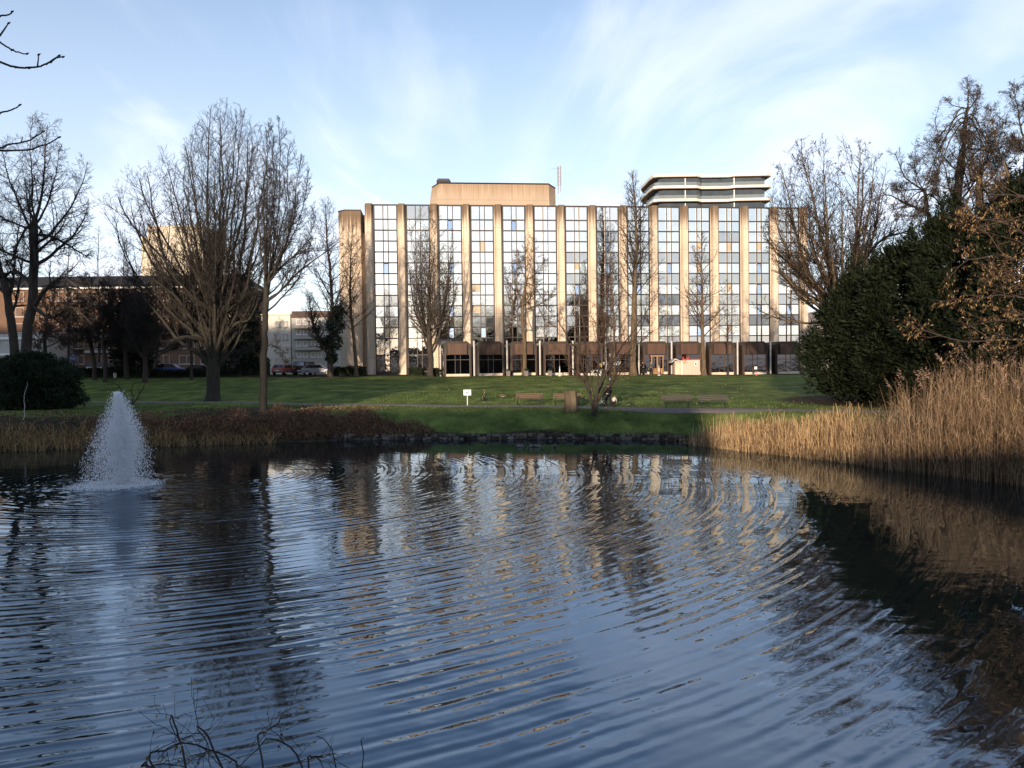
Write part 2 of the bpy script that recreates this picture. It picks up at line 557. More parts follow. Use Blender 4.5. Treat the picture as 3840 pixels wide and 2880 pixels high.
def foliage_cloud(env, rng, nclump, per, clump_r, ln, wd, upd=0.4, rho0=0.6, spires=0, wob=0.2):
    """leaf clumps through the outer volume of an envelope"""
    z = rng.uniform(env.z0, env.z1, nclump * 3)
    xl = np.interp(z, env.z, env.xl); xr = np.interp(z, env.z, env.xr)
    wgt = (xr - xl); keep = rng.random(len(z)) < wgt / wgt.max()
    z = z[keep][:nclump]
    m = len(z)
    rho = np.sqrt(rng.uniform(rho0 ** 2, 1, m)); th = rng.uniform(0, 2 * np.pi, m)
    rho = rho * (1 + wob * np.sin(3 * th + z * 1.1) + wob * 0.7 * np.sin(7 * th - z * 2.3)) * 0.95
    c = env.at(z, rho, th)
    axis = env.at(z, np.zeros(m), th)
    out = c - axis; out /= np.linalg.norm(out, axis=1, keepdims=True) + 1e-9
    ci = np.repeat(np.arange(m), per)
    off = rng.normal(0, 1, (m * per, 3)); off /= np.linalg.norm(off, axis=1, keepdims=True)
    cr = clump_r * rng.uniform(0.6, 1.3, m)
    off *= (cr[ci] * rng.random(m * per) ** 0.45)[:, None]
    off[:, 2] *= 0.8
    C = c[ci] + off
    dirs = out[ci] * 0.7 + off / clump_r * 0.8 + np.array([0, 0, upd])
    V, Q = leaves(C, rng, ln, wd, 0.0, dirs)
    return V, Q


def evergreen(label, Y, prof, seed, nclump=260, per=110, clump_r=0.75, ln=0.34, wd=0.09, name='yew_tree', trunk_x=None, mt=None, group=None,
              cat='tree', upd=0.5, wob=0.2, ry=0.8, spires=10, stems=3, rho0=0.5, tr=0.16):
    rng = np.random.default_rng(seed)
    env = Env(prof, Y, ry)
    cx = trunk_x if trunk_x is not None else sum(prof[-1][1:]) / 2
    base = B(cx * S, Y)
    root = thing(name, label, cat, base, 0, group)
    Vs = [foliage_cloud(env, rng, nclump, per, clump_r, ln, wd, upd, rho0, 0, wob)]
    # dense inner mass so that the far side does not show through
    Vs.append(foliage_cloud(env, rng, nclump // 2, per, clump_r * 1.1, ln * 1.3, wd * 2.2, upd, 0.15, 0, 0.0))
    for k in range(spires):
        z = env.z0 + (env.z1 - env.z0) * rng.uniform(0.55, 1.0)
        rho = rng.uniform(0.5, 0.98); th = rng.uniform(0, 6.28)
        p = env.at(np.array([z]), np.array([rho]), np.array([th]))[0]
        n = 170; tt = rng.random(n); hgt = rng.uniform(0.9, 2.1)
        rad = (1 - tt) * rng.uniform(0.25, 0.5)
        a = rng.uniform(0, 6.28, n)
        C = p + np.stack([rad * np.cos(a), rad * np.sin(a), tt * hgt - 0.3], -1)
        D = np.stack([np.cos(a) * 0.6, np.sin(a) * 0.6, np.full(n, 0.8)], -1)
        Vs.append(leaves(C, rng, ln * 0.8, wd, 0, D))
    V, Fc = merge(Vs)
    np_obj('crown', V, Fc, mt or M_YEW, root, False, True)
    mb = MB()
    top = env.at(np.array([env.z0 + (env.z1 - env.z0) * 0.6]), np.array([0.0]), np.array([0.0]))[0]
    for k in range(stems):
        q = Vector(top) + Vector((rng.normal(0, .5), rng.normal(0, .4), 0))
        mid = base.lerp(q, 0.5) + Vector((rng.normal(0, .25), rng.normal(0, .2), 0))
        mb.tube([base + Vector((rng.normal(0, .12), rng.normal(0, .12), -0.1)), mid, q], [tr, tr * .75, tr * .3], 7)
    mb.build('trunk', M_BARK3, root, True, True)
    return root


def blades(base, hgt, lean, wid, rng, K=4, bend=0.3):
    """ribbons: base (n,3)"""
    n = len(base)
    az = rng.uniform(0, 6.28, n)
    d = np.stack([np.cos(az), np.sin(az), np.zeros(n)], -1)
    a2 = rng.uniform(0, 6.28, n)
    s = np.stack([np.cos(a2), np.sin(a2), np.zeros(n)], -1)
    t = np.linspace(0, 1, K)
    V = np.zeros((n, K, 2, 3))
    for k, tt in enumerate(t):
        c = base + np.array([0, 0, 1.0]) * (hgt * tt * (1 - bend * lean * tt))[:, None] + d * (hgt * lean * (tt * 0.5 + tt ** 2 * 0.7))[:, None]
        w = (wid * (1 - 0.75 * tt ** 1.5))[:, None] * 0.5
        V[:, k, 0] = c - s * w; V[:, k, 1] = c + s * w
    idx = np.arange(n * K * 2).reshape(n, K, 2)
    Q = np.stack([idx[:, :-1, 0], idx[:, :-1, 1], idx[:, 1:, 1], idx[:, 1:, 0]], -1).reshape(-1, 4)
    tip = V[:, -1].mean(1)
    return V.reshape(-1, 3), Q, tip, d


# ------------------------------------------------------------------ sky, sun
SUN_EL, SUN_AZ = 8.0, -14.0            # azimuth counted from straight behind the camera (negative = to the left)
sdir = Vector((math.sin(RAD(SUN_AZ)) * math.cos(RAD(SUN_EL)), -math.cos(RAD(SUN_AZ)) * math.cos(RAD(SUN_EL)), math.sin(RAD(SUN_EL))))
sl = bpy.data.lights.new('sun', 'SUN'); sl.energy = 3.7; sl.angle = RAD(0.6); sl.color = (1.0, 0.81, 0.60)
so = bpy.data.objects.new('sun', sl); COL.objects.link(so)
so.rotation_euler = sdir.to_track_quat('Z', 'Y').to_euler()
so.location = (0, -20, 60)

w = bpy.data.worlds.new('World'); scene.world = w; w.use_nodes = True
nt = w.node_tree; N = nt.nodes; L = nt.links
bg = N['Background']; bg.inputs['Strength'].default_value = 0.14
sky = N.new('ShaderNodeTexSky'); sky.sky_type = 'NISHITA'; sky.sun_disc = False
sky.sun_elevation = RAD(SUN_EL)
sky.sun_rotation = math.atan2(sdir.x, sdir.y)
sky.air_density = 1.0; sky.dust_density = 0.3; sky.ozone_density = 2.2
tc = N.new('ShaderNodeTexCoord'); sp = N.new('ShaderNodeSeparateXYZ'); L.new(tc.outputs['Generated'], sp.inputs[0])
den = math_node(N, L, 'ADD', math_node(N, L, 'MAXIMUM', sp.outputs[2], 0.0), 0.16)
cu = math_node(N, L, 'DIVIDE', sp.outputs[0], den); cv = math_node(N, L, 'DIVIDE', sp.outputs[1], den)
cb = N.new('ShaderNodeCombineXYZ'); L.new(cu, cb.inputs[0]); L.new(cv, cb.inputs[1])
mp = N.new('ShaderNodeMapping'); L.new(cb.outputs[0], mp.inputs[0]); mp.inputs['Scale'].default_value = (1.25, 0.5, 1); mp.inputs['Rotation'].default_value = (0, 0, RAD(-14)); mp.inputs['Location'].default_value = (5.1, 1.7, 0)
n1 = N.new('ShaderNodeTexNoise'); n1.inputs['Scale'].default_value = 1.45; n1.inputs['Detail'].default_value = 7; n1.inputs['Roughness'].default_value = 0.52; n1.inputs['Distortion'].default_value = 0.9
L.new(mp.outputs[0], n1.inputs['Vector'])
n2 = N.new('ShaderNodeTexNoise'); n2.inputs['Scale'].default_value = 0.9; n2.inputs['Detail'].default_value = 4; n2.inputs['Roughness'].default_value = 0.5
L.new(cb.outputs[0], n2.inputs['Vector'])
cm = math_node(N, L, 'ADD', math_node(N, L, 'MULTIPLY', n1.outputs['Fac'], 0.72), math_node(N, L, 'MULTIPLY', n2.outputs['Fac'], 0.28))
mr = N.new('ShaderNodeMapRange'); mr.interpolation_type = 'SMOOTHSTEP'
mr.inputs['From Min'].default_value = 0.455; mr.inputs['From Max'].default_value = 0.64; mr.inputs['To Min'].default_value = 0.0; mr.inputs['To Max'].default_value = 0.40
L.new(cm, mr.inputs['Value'])
# thin veil that thickens towards the horizon, as cirrus does when seen edge on
hz = N.new('ShaderNodeMapRange'); hz.inputs['From Min'].default_value = 0.0; hz.inputs['From Max'].default_value = 0.50
hz.inputs['To Min'].default_value = 0.68; hz.inputs['To Max'].default_value = 0.06
L.new(sp.outputs[2], hz.inputs['Value'])
hi = N.new('ShaderNodeMapRange'); hi.inputs['From Min'].default_value = 0.40; hi.inputs['From Max'].default_value = 0.56; hi.inputs['To Min'].default_value = 1.0; hi.inputs['To Max'].default_value = 0.05
L.new(sp.outputs[2], hi.inputs['Value'])
mk = math_node(N, L, 'MINIMUM', math_node(N, L, 'ADD', math_node(N, L, 'MULTIPLY', mr.outputs[0], hi.outputs[0]), hz.outputs[0]), 0.94)
mixc = N.new('ShaderNodeMix'); mixc.data_type = 'RGBA'
L.new(mk, mixc.inputs['Factor'])
tint = N.new('ShaderNodeMix'); tint.data_type = 'RGBA'; tint.blend_type = 'MULTIPLY'; tint.inputs['Factor'].default_value = 1
L.new(sky.outputs[0], tint.inputs['A']); tint.inputs['B'].default_value = (1.10, 1.02, 1.03, 1)
L.new(tint.outputs['Result'], mixc.inputs['A'])
CLOUD = N.new('ShaderNodeRGB'); CLOUD.outputs[0].default_value = (4.75, 4.98, 5.75, 1)
L.new(CLOUD.outputs[0], mixc.inputs['B'])
L.new(mixc.outputs['Result'], bg.inputs['Color'])

vs = scene.view_settings
vs.view_transform = 'Standard'; vs.look = 'None'; vs.gamma = 1; vs.use_curve_mapping = False
vs.exposure = 0.85

# ------------------------------------------------------------------ ground
gx = np.unique(np.concatenate([np.linspace(-900, -120, 14), np.linspace(-120, -50, 30), np.arange(-50, 50.1, 0.7), np.linspace(50, 120, 30), np.linspace(120, 900, 14)]))
gy = np.unique(np.concatenate([np.linspace(-600, -20, 14), np.arange(-20, 24, 1.0), np.arange(24, 70.1, 0.5), np.arange(70, 112, 1.2), np.linspace(112, 1400, 24)]))
XX, YY = np.meshgrid(gx, gy)
ZZ = H(XX, YY)
nyg, nxg = XX.shape
idx = np.arange(nyg * nxg).reshape(nyg, nxg)
Q = np.stack([idx[:-1, :-1], idx[:-1, 1:], idx[1:, 1:], idx[1:, :-1]], -1).reshape(-1, 4)
mg = mat('lawn', (0.140, 0.180, 0.044), 0.95, 0.45, 0.35, spec=0.1, bump=0.04, detail=8, col2=(0.060, 0.085, 0.022))
ground = np_obj('ground', np.stack([XX.ravel(), YY.ravel(), ZZ.ravel()], -1), Q, mg, None, True)
tag(ground, 'green park lawn sloping down to the pond', None, None, 'structure')
# bare leaf-strewn soil under the trees and along the bank: a painted attribute of the ground itself
xs, ysv = XX.ravel(), YY.ravel()
sd = pdist(xs, ysv, _sx, _sy)
soil = np.zeros(len(xs))
rg = np.random.default_rng(3)
wob = 1.2 * np.sin(xs * 0.9) + 0.9 * np.sin(xs * 0.41 + ysv * 0.3)
soil = np.maximum(soil, sm(1, 0, (sd - 5.0 - wob) / 2.5) * sm(-10, -15, xs) * (ysv > 20))     # left bank
soil = np.maximum(soil, sm(1, 0, (np.hypot((xs + 17.5) / 6.5, (ysv - 53.5) / 4.5) - 0.7) / 0.6))    # under the big tree
soil = np.maximum(soil, sm(1, 0, (sd - 0.5 - 0.3 * wob) / 1.2) * (ysv > 20))                  # pond edge
soil = np.maximum(soil, 0.9 * sm(1, 0, (np.hypot((xs - 25) / 8, (ysv - 51) / 6) - 0.6) / 0.6))  # under the yews
soil = np.maximum(soil, 0.75 * sm(1, 0, (np.abs(ysv - 97.8) - 1.2) / 1.8))                       # worn edge in front of the building
soil = np.maximum(soil, (ysv < 9) * 1.0)
at = ground.data.attributes.new('soil', 'FLOAT', 'POINT'); at.data.foreach_set('value', soil.astype(np.float32))
nt, N, L, b = nodes_of(mg)
an = N.new('ShaderNodeAttribute'); an.attribute_name = 'soil'
n3 = N.new('ShaderNodeTexNoise'); n3.inputs['Scale'].default_value = 2.2; n3.inputs['Detail'].default_value = 6
tcg = N.new('ShaderNodeTexCoord'); L.new(tcg.outputs['Object'], n3.inputs['Vector'])
crs = N.new('ShaderNodeValToRGB'); crs.color_ramp.elements[0].position = 0.35; crs.color_ramp.elements[0].color = (0.018, 0.014, 0.009, 1)
crs.color_ramp.elements[1].position = 0.7; crs.color_ramp.elements[1].color = (0.075, 0.05, 0.028, 1)
L.new(n3.outputs['Fac'], crs.inputs['Fac'])
fac = math_node(N, L, 'MULTIPLY_ADD', n3.outputs['Fac'], 0.9, -0.45)
fac = math_node(N, L, 'ADD', an.outputs['Fac'], fac)
fm = N.new('ShaderNodeMapRange'); fm.inputs['From Min'].default_value = 0.35; fm.inputs['From Max'].default_value = 0.65; L.new(fac, fm.inputs['Value'])
old = b.inputs['Base Color'].links[0].from_socket
# tufts: finer light/dark and worn yellowish patches in the grass
n4 = N.new('ShaderNodeTexNoise'); n4.inputs['Scale'].default_value = 1.1; n4.inputs['Detail'].default_value = 9; n4.inputs['Roughness'].default_value = 0.68
mp4 = N.new('ShaderNodeMapping'); mp4.inputs['Scale'].default_value = (0.8, 0.42, 1); L.new(tcg.outputs['Object'], mp4.inputs['Vector']); L.new(mp4.outputs[0], n4.inputs['Vector'])
cg = N.new('ShaderNodeValToRGB'); cg.color_ramp.elements[0].position = 0.36; cg.color_ramp.elements[0].color = (0.50, 0.56, 0.45, 1)
cg.color_ramp.elements[1].position = 0.68; cg.color_ramp.elements[1].color = (1.35, 1.25, 1.2, 1)
L.new(n4.outputs['Fac'], cg.inputs['Fac'])
mu = N.new('ShaderNodeMix'); mu.data_type = 'RGBA'; mu.blend_type = 'MULTIPLY'; mu.inputs['Factor'].default_value = 1
L.new(old, mu.inputs['A']); L.new(cg.outputs[0], mu.inputs['B'])
mx = N.new('ShaderNodeMix'); mx.data_type = 'RGBA'; L.new(fm.outputs[0], mx.inputs['Factor'])
L.new(mu.outputs['Result'], mx.inputs['A']); L.new(crs.outputs[0], mx.inputs['B'])
L.new(mx.outputs['Result'], b.inputs['Base Color'])

# grass tufts that roughen the lawn and the bank (real blades)
rng = np.random.default_rng(11)
n = 26000
bx = rng.uniform(-34, 24, n); by = np.interp(bx, _sx, _sy) + 0.3 + rng.random(n) ** 1.4 * 22
m_ = H(bx, by); keep = np.abs(by - np.interp(bx, _px, _py)) > 1.4
keep &= ~((bx > 14) & (pdist(bx, by, _sx, _sy) < 0.6))
base = np.stack([bx, by, m_ - 0.02], -1)[keep]
V, Qg, _, _ = blades(base, rng.uniform(0.05, 0.16, len(base)), rng.uniform(0.1, 0.6, len(base)), np.full(len(base), 0.035), rng, 3)
M_GRASS = mat('grass_blades', (0.10, 0.135, 0.034), 0.9, 0.5, 0.5, island=True, spec=0.1, col2=(0.026, 0.048, 0.014))
tag(np_obj('grass', V, Qg, M_GRASS), 'short green grass on the pond bank and lawn', 'grass', None, 'stuff')

# ------------------------------------------------------------------ path
pp = []
for i in range(len(PATHC) - 1):
    a, c = PATHC[i], PATHC[i + 1]
    k = max(2, int(math.hypot(c[0] - a[0], c[1] - a[1]) / 0.8))
    for j in range(k): pp.append((a[0] + (c[0] - a[0]) * j / k, a[1] + (c[1] - a[1]) * j / k))
pp = np.array(pp); pp = pp[(pp[:, 0] > -70) & (pp[:, 0] < 60)]
ker = np.ones(9) / 9
for _ in range(3):
    q = pp.copy()
    for a in (0, 1): q[4:-4, a] = np.convolve(pp[:, a], ker, 'valid')
    pp = q
tn = np.gradient(pp, axis=0); tn /= np.linalg.norm(tn, axis=1, keepdims=True); nr = np.stack([-tn[:, 1], tn[:, 0]], 1)
V = []
for s in np.linspace(-1.0, 1.0, 7):
    p = pp + nr * (s * 1.05)
    V.append(np.stack([p[:, 0], p[:, 1], H(p[:, 0], p[:, 1]) + 0.035 - 0.05 * (abs(s) > 0.99)], -1))
V = np.stack(V, 1); kk = V.shape[0]
ix = np.arange(kk * 7).reshape(kk, 7)
Qp = np.stack([ix[:-1, :-1], ix[:-1, 1:], ix[1:, 1:], ix[1:, :-1]], -1).reshape(-1, 4)[:, ::-1]
M_PATH = mat('path_gravel', (0.20, 0.165, 0.145), 0.95, 0.25, 5.0, spec=0.15)
tag(np_obj('path', V.reshape(-1, 3), Qp, M_PATH, None, True), 'narrow grey-brown path across the lawn', None, None, 'structure')

# ------------------------------------------------------------------ road behind the lawn on the left
mb = MB(); k = 24
xsr = np.linspace(-90, -10.5, k); vr = []
for y in (99.5, 107.5):
    for x in xsr: vr.append((x, y, h(x, y) + 0.03))
mb.add(vr, [(i, i + 1, k + i + 1, k + i) for i in range(k - 1)])
tag(mb.build('road', mat('asphalt', (0.05, 0.05, 0.052), 0.9, 0.2, 3, spec=0.2)), 'asphalt road with parked cars', None, None, 'structure')

# ------------------------------------------------------------------ water
FX = U(452, 1823, 28.8); FXY = (FX.x, 28.8)
mw = bpy.data.materials.new('pond_water'); mw.use_nodes = True
nt = mw.node_tree; N = nt.nodes; L = nt.links
N.remove(N['Principled BSDF'])
out = N['Material Output']
ge = N.new('ShaderNodeNewGeometry'); sp = N.new('ShaderNodeSeparateXYZ'); L.new(ge.outputs['Position'], sp.inputs[0])
X, Y = sp.outputs[0], sp.outputs[1]
dx = math_node(N, L, 'SUBTRACT', X, -12.5); dy = math_node(N, L, 'SUBTRACT', Y, 31.0)
r2 = math_node(N, L, 'ADD', math_node(N, L, 'MULTIPLY', dx, dx), math_node(N, L, 'MULTIPLY', dy, dy))
r = math_node(N, L, 'SQRT', math_node(N, L, 'ADD', r2, 0.01))
ux = math_node(N, L, 'DIVIDE', dx, r); uy = math_node(N, L, 'DIVIDE', dy, r)


def noise(scale, detail=2, off=(0, 0, 0), rough=0.5, st=(1, 1, 1)):
    m = N.new('ShaderNodeMapping'); m.inputs['Location'].default_value = off; m.inputs['Scale'].default_value = st
    L.new(ge.outputs['Position'], m.inputs['Vector'])
    t = N.new('ShaderNodeTexNoise'); t.inputs['Scale'].default_value = scale; t.inputs['Detail'].default_value = detail; t.inputs['Roughness'].default_value = rough
    L.new(m.outputs[0], t.inputs['Vector'])
    return t


def mapr(v, a, b_, c, d):
    m = N.new('ShaderNodeMapRange'); m.interpolation_type = 'SMOOTHSTEP'
    for k_, q in zip(('From Min', 'From Max', 'To Min', 'To Max'), (a, b_, c, d)): m.inputs[k_].default_value = q
    L.new(v, m.inputs['Value'])
    return m.outputs[0]


MU = lambda a, b_: math_node(N, L, 'MULTIPLY', a, b_)
AD = lambda a, b_: math_node(N, L, 'ADD', a, b_)
ph = AD(MU(noise(0.16, 3).outputs['Fac'], 7.0), MU(noise(0.7, 2, (9, 2, 0)).outputs['Fac'], 2.2))
w1 = math_node(N, L, 'SINE', AD(MU(r, 20.0), ph))
w2 = math_node(N, L, 'SINE', AD(MU(r, 32.0), MU(ph, 1.45)))
w3 = math_node(N, L, 'SINE', AD(MU(r, 11.0), MU(ph, 0.6)))
fdx = math_node(N, L, 'SUBTRACT', X, FXY[0]); fdy = math_node(N, L, 'SUBTRACT', Y, FXY[1])
rf_ = math_node(N, L, 'SQRT', math_node(N, L, 'ADD', math_node(N, L, 'MULTIPLY', fdx, fdx), math_node(N, L, 'MULTIPLY', fdy, fdy)))
patch = mapr(noise(0.33, 2, (3, 7, 0)).outputs['Fac'], 0.36, 0.62, 0.30, 1.40)
fall = mapr(MU(math_node(N, L, 'ABSOLUTE', ux), r), 8.0, 26.0, 1.0, 0.30)
calm = mapr(Y, 15.0, 40.0, 1.0, 0.10)               # sheltered strip under the far bank
shel = mapr(X, 9.0, 17.0, 1.0, 0.45)                 # sheltered by the reeds
A = MU(MU(MU(patch, fall), calm), shel)
ring = MU(A, AD(AD(MU(w1, 0.058), MU(w2, 0.042)), MU(w3, 0.022)))
sxv = MU(ring, ux); syv = MU(ring, uy)
# cross ripples and fine chop
c1 = noise(1.5, 3, (4, 1, 0), 0.55, (0.7, 1.5, 1)); c2 = noise(5.0, 2, (1, 8, 0), 0.5, (0.6, 1.3, 1))
near = mapr(rf_, 0.8, 6.0, 1.0, 0.0)
s1 = N.new('ShaderNodeSeparateColor'); L.new(c1.outputs['Color'], s1.inputs[0])
s2 = N.new('ShaderNodeSeparateColor'); L.new(c2.outputs['Color'], s2.inputs[0])
k1 = MU(AD(MU(A, 0.17), MU(near, 0.22)), 1.0); k2 = AD(MU(A, 0.075), MU(near, 0.25))
for (sv, ch) in (('x', 0), ('y', 1)):
    t_ = AD(MU(AD(s1.outputs[ch], -0.5), k1), MU(AD(s2.outputs[ch], -0.5), k2))
    if sv == 'x': sxv = AD(sxv, t_)
    else: syv = AD(syv, t_)
cn = N.new('ShaderNodeCombineXYZ')
L.new(MU(sxv, -1.0), cn.inputs[0]); L.new(MU(syv, -1.0), cn.inputs[1]); cn.inputs[2].default_value = 1.0
vn = N.new('ShaderNodeVectorMath'); vn.operation = 'NORMALIZE'; L.new(cn.outputs[0], vn.inputs[0])
gl = N.new('ShaderNodeBsdfGlossy'); gl.inputs['Roughness'].default_value = 0.03; gl.inputs['Color'].default_value = (0.73, 0.85, 1.0, 1)
df = N.new('ShaderNodeBsdfDiffuse'); df.inputs['Color'].default_value = (0.012, 0.013, 0.012, 1)
fr = N.new('ShaderNodeFresnel'); fr.inputs['IOR'].default_value = 2.35
L.new(vn.outputs[0], gl.inputs['Normal']); L.new(vn.outputs[0], fr.inputs['Normal'])
ms = N.new('ShaderNodeMixShader'); L.new(fr.outputs[0], ms.inputs[0]); L.new(df.outputs[0], ms.inputs[1]); L.new(gl.outputs[0], ms.inputs[2])
L.new(ms.outputs[0], out.inputs['Surface'])
mb = MB()
mb.add([(-170, -2, 0), (40, -2, 0), (40, 60, 0), (-170, 60, 0)], [(0, 1, 2, 3)])
tag(mb.build('water', mw), 'rippled dark pond', None, None, 'structure')

# ------------------------------------------------------------------ stone edging of the far bank
rng = np.random.default_rng(5)
ed = thing('stone_edging', 'low rubble stone edging along the grassy far bank of the pond', 'stone edging', (0, 45.3, 0.0))
mb = MB()
x = -10.5
while x < 10.4:
    for lay in range(2):
        sz = rng.uniform(0.16, 0.42); y = float(np.interp(x, _sx, _sy)) + rng.uniform(-0.12, 0.05) + lay * 0.12
        z = -0.05 + lay * 0.17 + rng.uniform(0, 0.04)
        hh = rng.uniform(0.12, 0.22); dd = rng.uniform(0.2, 0.35)
        M = Matrix.Translation((x + rng.uniform(-.1, .1), y, z)) @ Matrix.Rotation(rng.uniform(-.4, .4), 4, 'Z') @ Matrix.Rotation(rng.uniform(-.25, .25), 4, 'Y')
        poly = [(-sz / 2, -dd / 2 * rng.uniform(.4, 1)), (-sz * .1, -dd / 2), (sz / 2, -dd / 2 * rng.uniform(.3, 1)), (sz / 2, dd / 2), (-sz / 2, dd / 2)]
        mb.prism(poly, 0, hh, M=M)
    x += rng.uniform(0.18, 0.36)
M_STONE = mat('rubble_stone', (0.10, 0.085, 0.07), 0.9, 0.5, 2.5, bump=0.02, spec=0.2, island=True, col2=(0.035, 0.03, 0.026))
mb.build('stone_course', M_STONE, ed, True, False, 0.03)
# ------------------------------------------------------------------ office building
M_CONC = mat('beige_concrete', (0.63, 0.505, 0.385), 0.9, 0.22, 0.8, bump=0.01, spec=0.2, stretch=(1, 1, 0.35))
M_PENT = mat('beige_render', (0.42, 0.32, 0.235), 0.9, 0.10, 0.5, spec=0.2, stretch=(1, 1, 0.5))
M_FRAME = mat('bronze_frame', (0.05, 0.037, 0.03), 0.5, 0.2, 2.0, spec=0.4)
M_DARK = mat('dark_metal', (0.03, 0.03, 0.032), 0.5, 0.2, 2.0, spec=0.4)
M_BROWN = mat('dark_brown_cladding', (0.035, 0.024, 0.019), 0.6, 0.3, 1.2, spec=0.3)
M_FASC = mat('rust_brown_panel', (0.082, 0.042, 0.027), 0.6, 0.3, 1.0, spec=0.3, stretch=(2, 2, 0.3))
M_PIPE = mat('pale_grey_pipe', (0.50, 0.47, 0.44), 0.6, 0.15, 2.0)
M_PLINTH = mat('cream_plinth', (0.60, 0.50, 0.38), 0.9, 0.2, 1.5)
M_WHITE = mat('white_paint', (0.75, 0.72, 0.68), 0.6, 0.08, 1.5)

# concrete with rain stains running down from the parapet
def stain(m, top, reach, dark):
    nt, N, L, b = nodes_of(m)
    old = b.inputs['Base Color'].links[0].from_socket
    tc = N.new('ShaderNodeTexCoord'); sp = N.new('ShaderNodeSeparateXYZ'); L.new(tc.outputs['Object'], sp.inputs[0])
    mp = N.new('ShaderNodeMapping'); mp.inputs['Scale'].default_value = (3.2, 1.0, 0.06); L.new(tc.outputs['Object'], mp.inputs[0])
    nz = N.new('ShaderNodeTexNoise'); nz.inputs['Scale'].default_value = 1.6; nz.inputs['Detail'].default_value = 6; L.new(mp.outputs[0], nz.inputs['Vector'])
    g = N.new('ShaderNodeMapRange'); g.inputs['From Min'].default_value = top - reach; g.inputs['From Max'].default_value = top
    g.inputs['To Min'].default_value = -0.36; g.inputs['To Max'].default_value = 0.42; L.new(sp.outputs[2], g.inputs['Value'])
    f = math_node(N, L, 'ADD', g.outputs[0], math_node(N, L, 'SUBTRACT', nz.outputs['Fac'], 0.5))
    r = N.new('ShaderNodeMapRange'); r.interpolation_type = 'SMOOTHSTEP'; r.inputs['From Min'].default_value = -0.08; r.inputs['From Max'].default_value = 0.34; r.inputs['To Max'].default_value = 0.92; L.new(f, r.inputs['Value'])
    mx = N.new('ShaderNodeMix'); mx.data_type = 'RGBA'; L.new(r.outputs[0], mx.inputs['Factor']); L.new(old, mx.inputs['A']); mx.inputs['B'].default_value = (*dark, 1)
    # cast panel joints
    fz = math_node(N, L, 'FRACT', math_node(N, L, 'DIVIDE', sp.outputs[2], 2.87))
    jl = math_node(N, L, 'LESS_THAN', fz, 0.022)
    m2 = N.new('ShaderNodeMix'); m2.data_type = 'RGBA'; L.new(math_node(N, L, 'MULTIPLY', jl, 0.35), m2.inputs['Factor']); L.new(mx.outputs['Result'], m2.inputs['A']); m2.inputs['B'].default_value = (0.1, 0.075, 0.055, 1)
    L.new(m2.outputs['Result'], b.inputs['Base Color'])


def glass(name, col, rough=0.02):
    m = mat(name, col, rough, 0.06, 0.9, metal=1.0, bump=0.012)
    return m


M_GLS = glass('mirror_glazing', (0.90, 0.845, 0.765))
M_GLD = glass('mirror_glazing_dark', (0.58, 0.545, 0.50))
M_GLB = glass('dark_glazing', (0.10, 0.10, 0.11), 0.05)
M_GLK = glass('mirror_glazing_black', (0.26, 0.25, 0.25))
M_GLO = glass('open_pane_glazing', (0.88, 0.90, 0.93))
M_GLW = glass('house_window_glass', (0.16, 0.16, 0.17), 0.05)

YL = 102.0
pa = U(1383, 766, YL)
ztop = pa.z
YR = 107.0
for _ in range(8):
    YR *= (ztop - CAMZ) / (U(3012, 779, YR).z - CAMZ)
pb = U(3012, 779, YR)
W = math.hypot(pb.x - pa.x, pb.y - pa.y)
FA = math.atan2(pb.y - pa.y, pb.x - pa.x)
ZB = 2.85
HT = ztop - ZB
office = thing('office_building', 'long mirror glass office block with beige concrete fins and brown pavilions at its foot', 'office building', (pa.x, pa.y, ZB), FA)
OM = office.matrix_world.copy(); OI = OM.inverted()


def lp(px, py, yl):
    """sight line through a photo pixel meets the plane y = yl of the building's own frame"""
    o = OI @ CAM; d = OI.to_3x3() @ ray(px, py)
    return o + d * ((yl - o.y) / d.y)


stain(M_CONC, HT, 5.2, (0.13, 0.085, 0.055))
pitch = W / 14
rng = np.random.default_rng(21)
rows = [1.88] + [1.435] * 11 + [2.2, 2.2]
zr = [HT - 0.06]
for q in rows: zr.append(zr[-1] - q)
DEP = 15.0
mb = MB(); mb.box((0.05, 0.35, -1.0), (W + 0.5, DEP, HT - 0.15))
mb.build('wall', M_CONC, office)
mb = MB(); mb.box((-0.55, 0.10, HT - 0.045), (W + 0.62, DEP, HT + 0.06)); mb.build('parapet', M_BROWN, office)
for i in range(15):
    u = i * pitch
    mb = MB()
    mb.prism([(u - .56, .34), (u - .56, .0), (u - .46, -.02), (u - .42, -.44), (u - .33, -.64), (u + .33, -.64), (u + .42, -.44), (u + .46, -.02), (u + .56, .0), (u + .56, .34)], -1.0, HT + 0.02)
    mb.build('column', M_CONC, office)
OPEN = {(2, 1), (4, 1), (0, 5), (2, 5), (4, 5), (7, 3), (7, 5), (8, 5), (9, 5), (12, 5), (7, 7), (8, 7), (6, 7), (10, 7), (12, 7), (7, 9), (12, 9), (13, 9), (2, 9), (4, 9), (10, 11), (3, 11), (2, 11), (1, 7)}
DARKW = {(9, 8), (12, 10), (9, 10), (13, 10), (8, 10), (10, 10)}
M_CURT = mat('tan_blind', (0.46, 0.38, 0.28), 0.7, 0.2, 1.0)
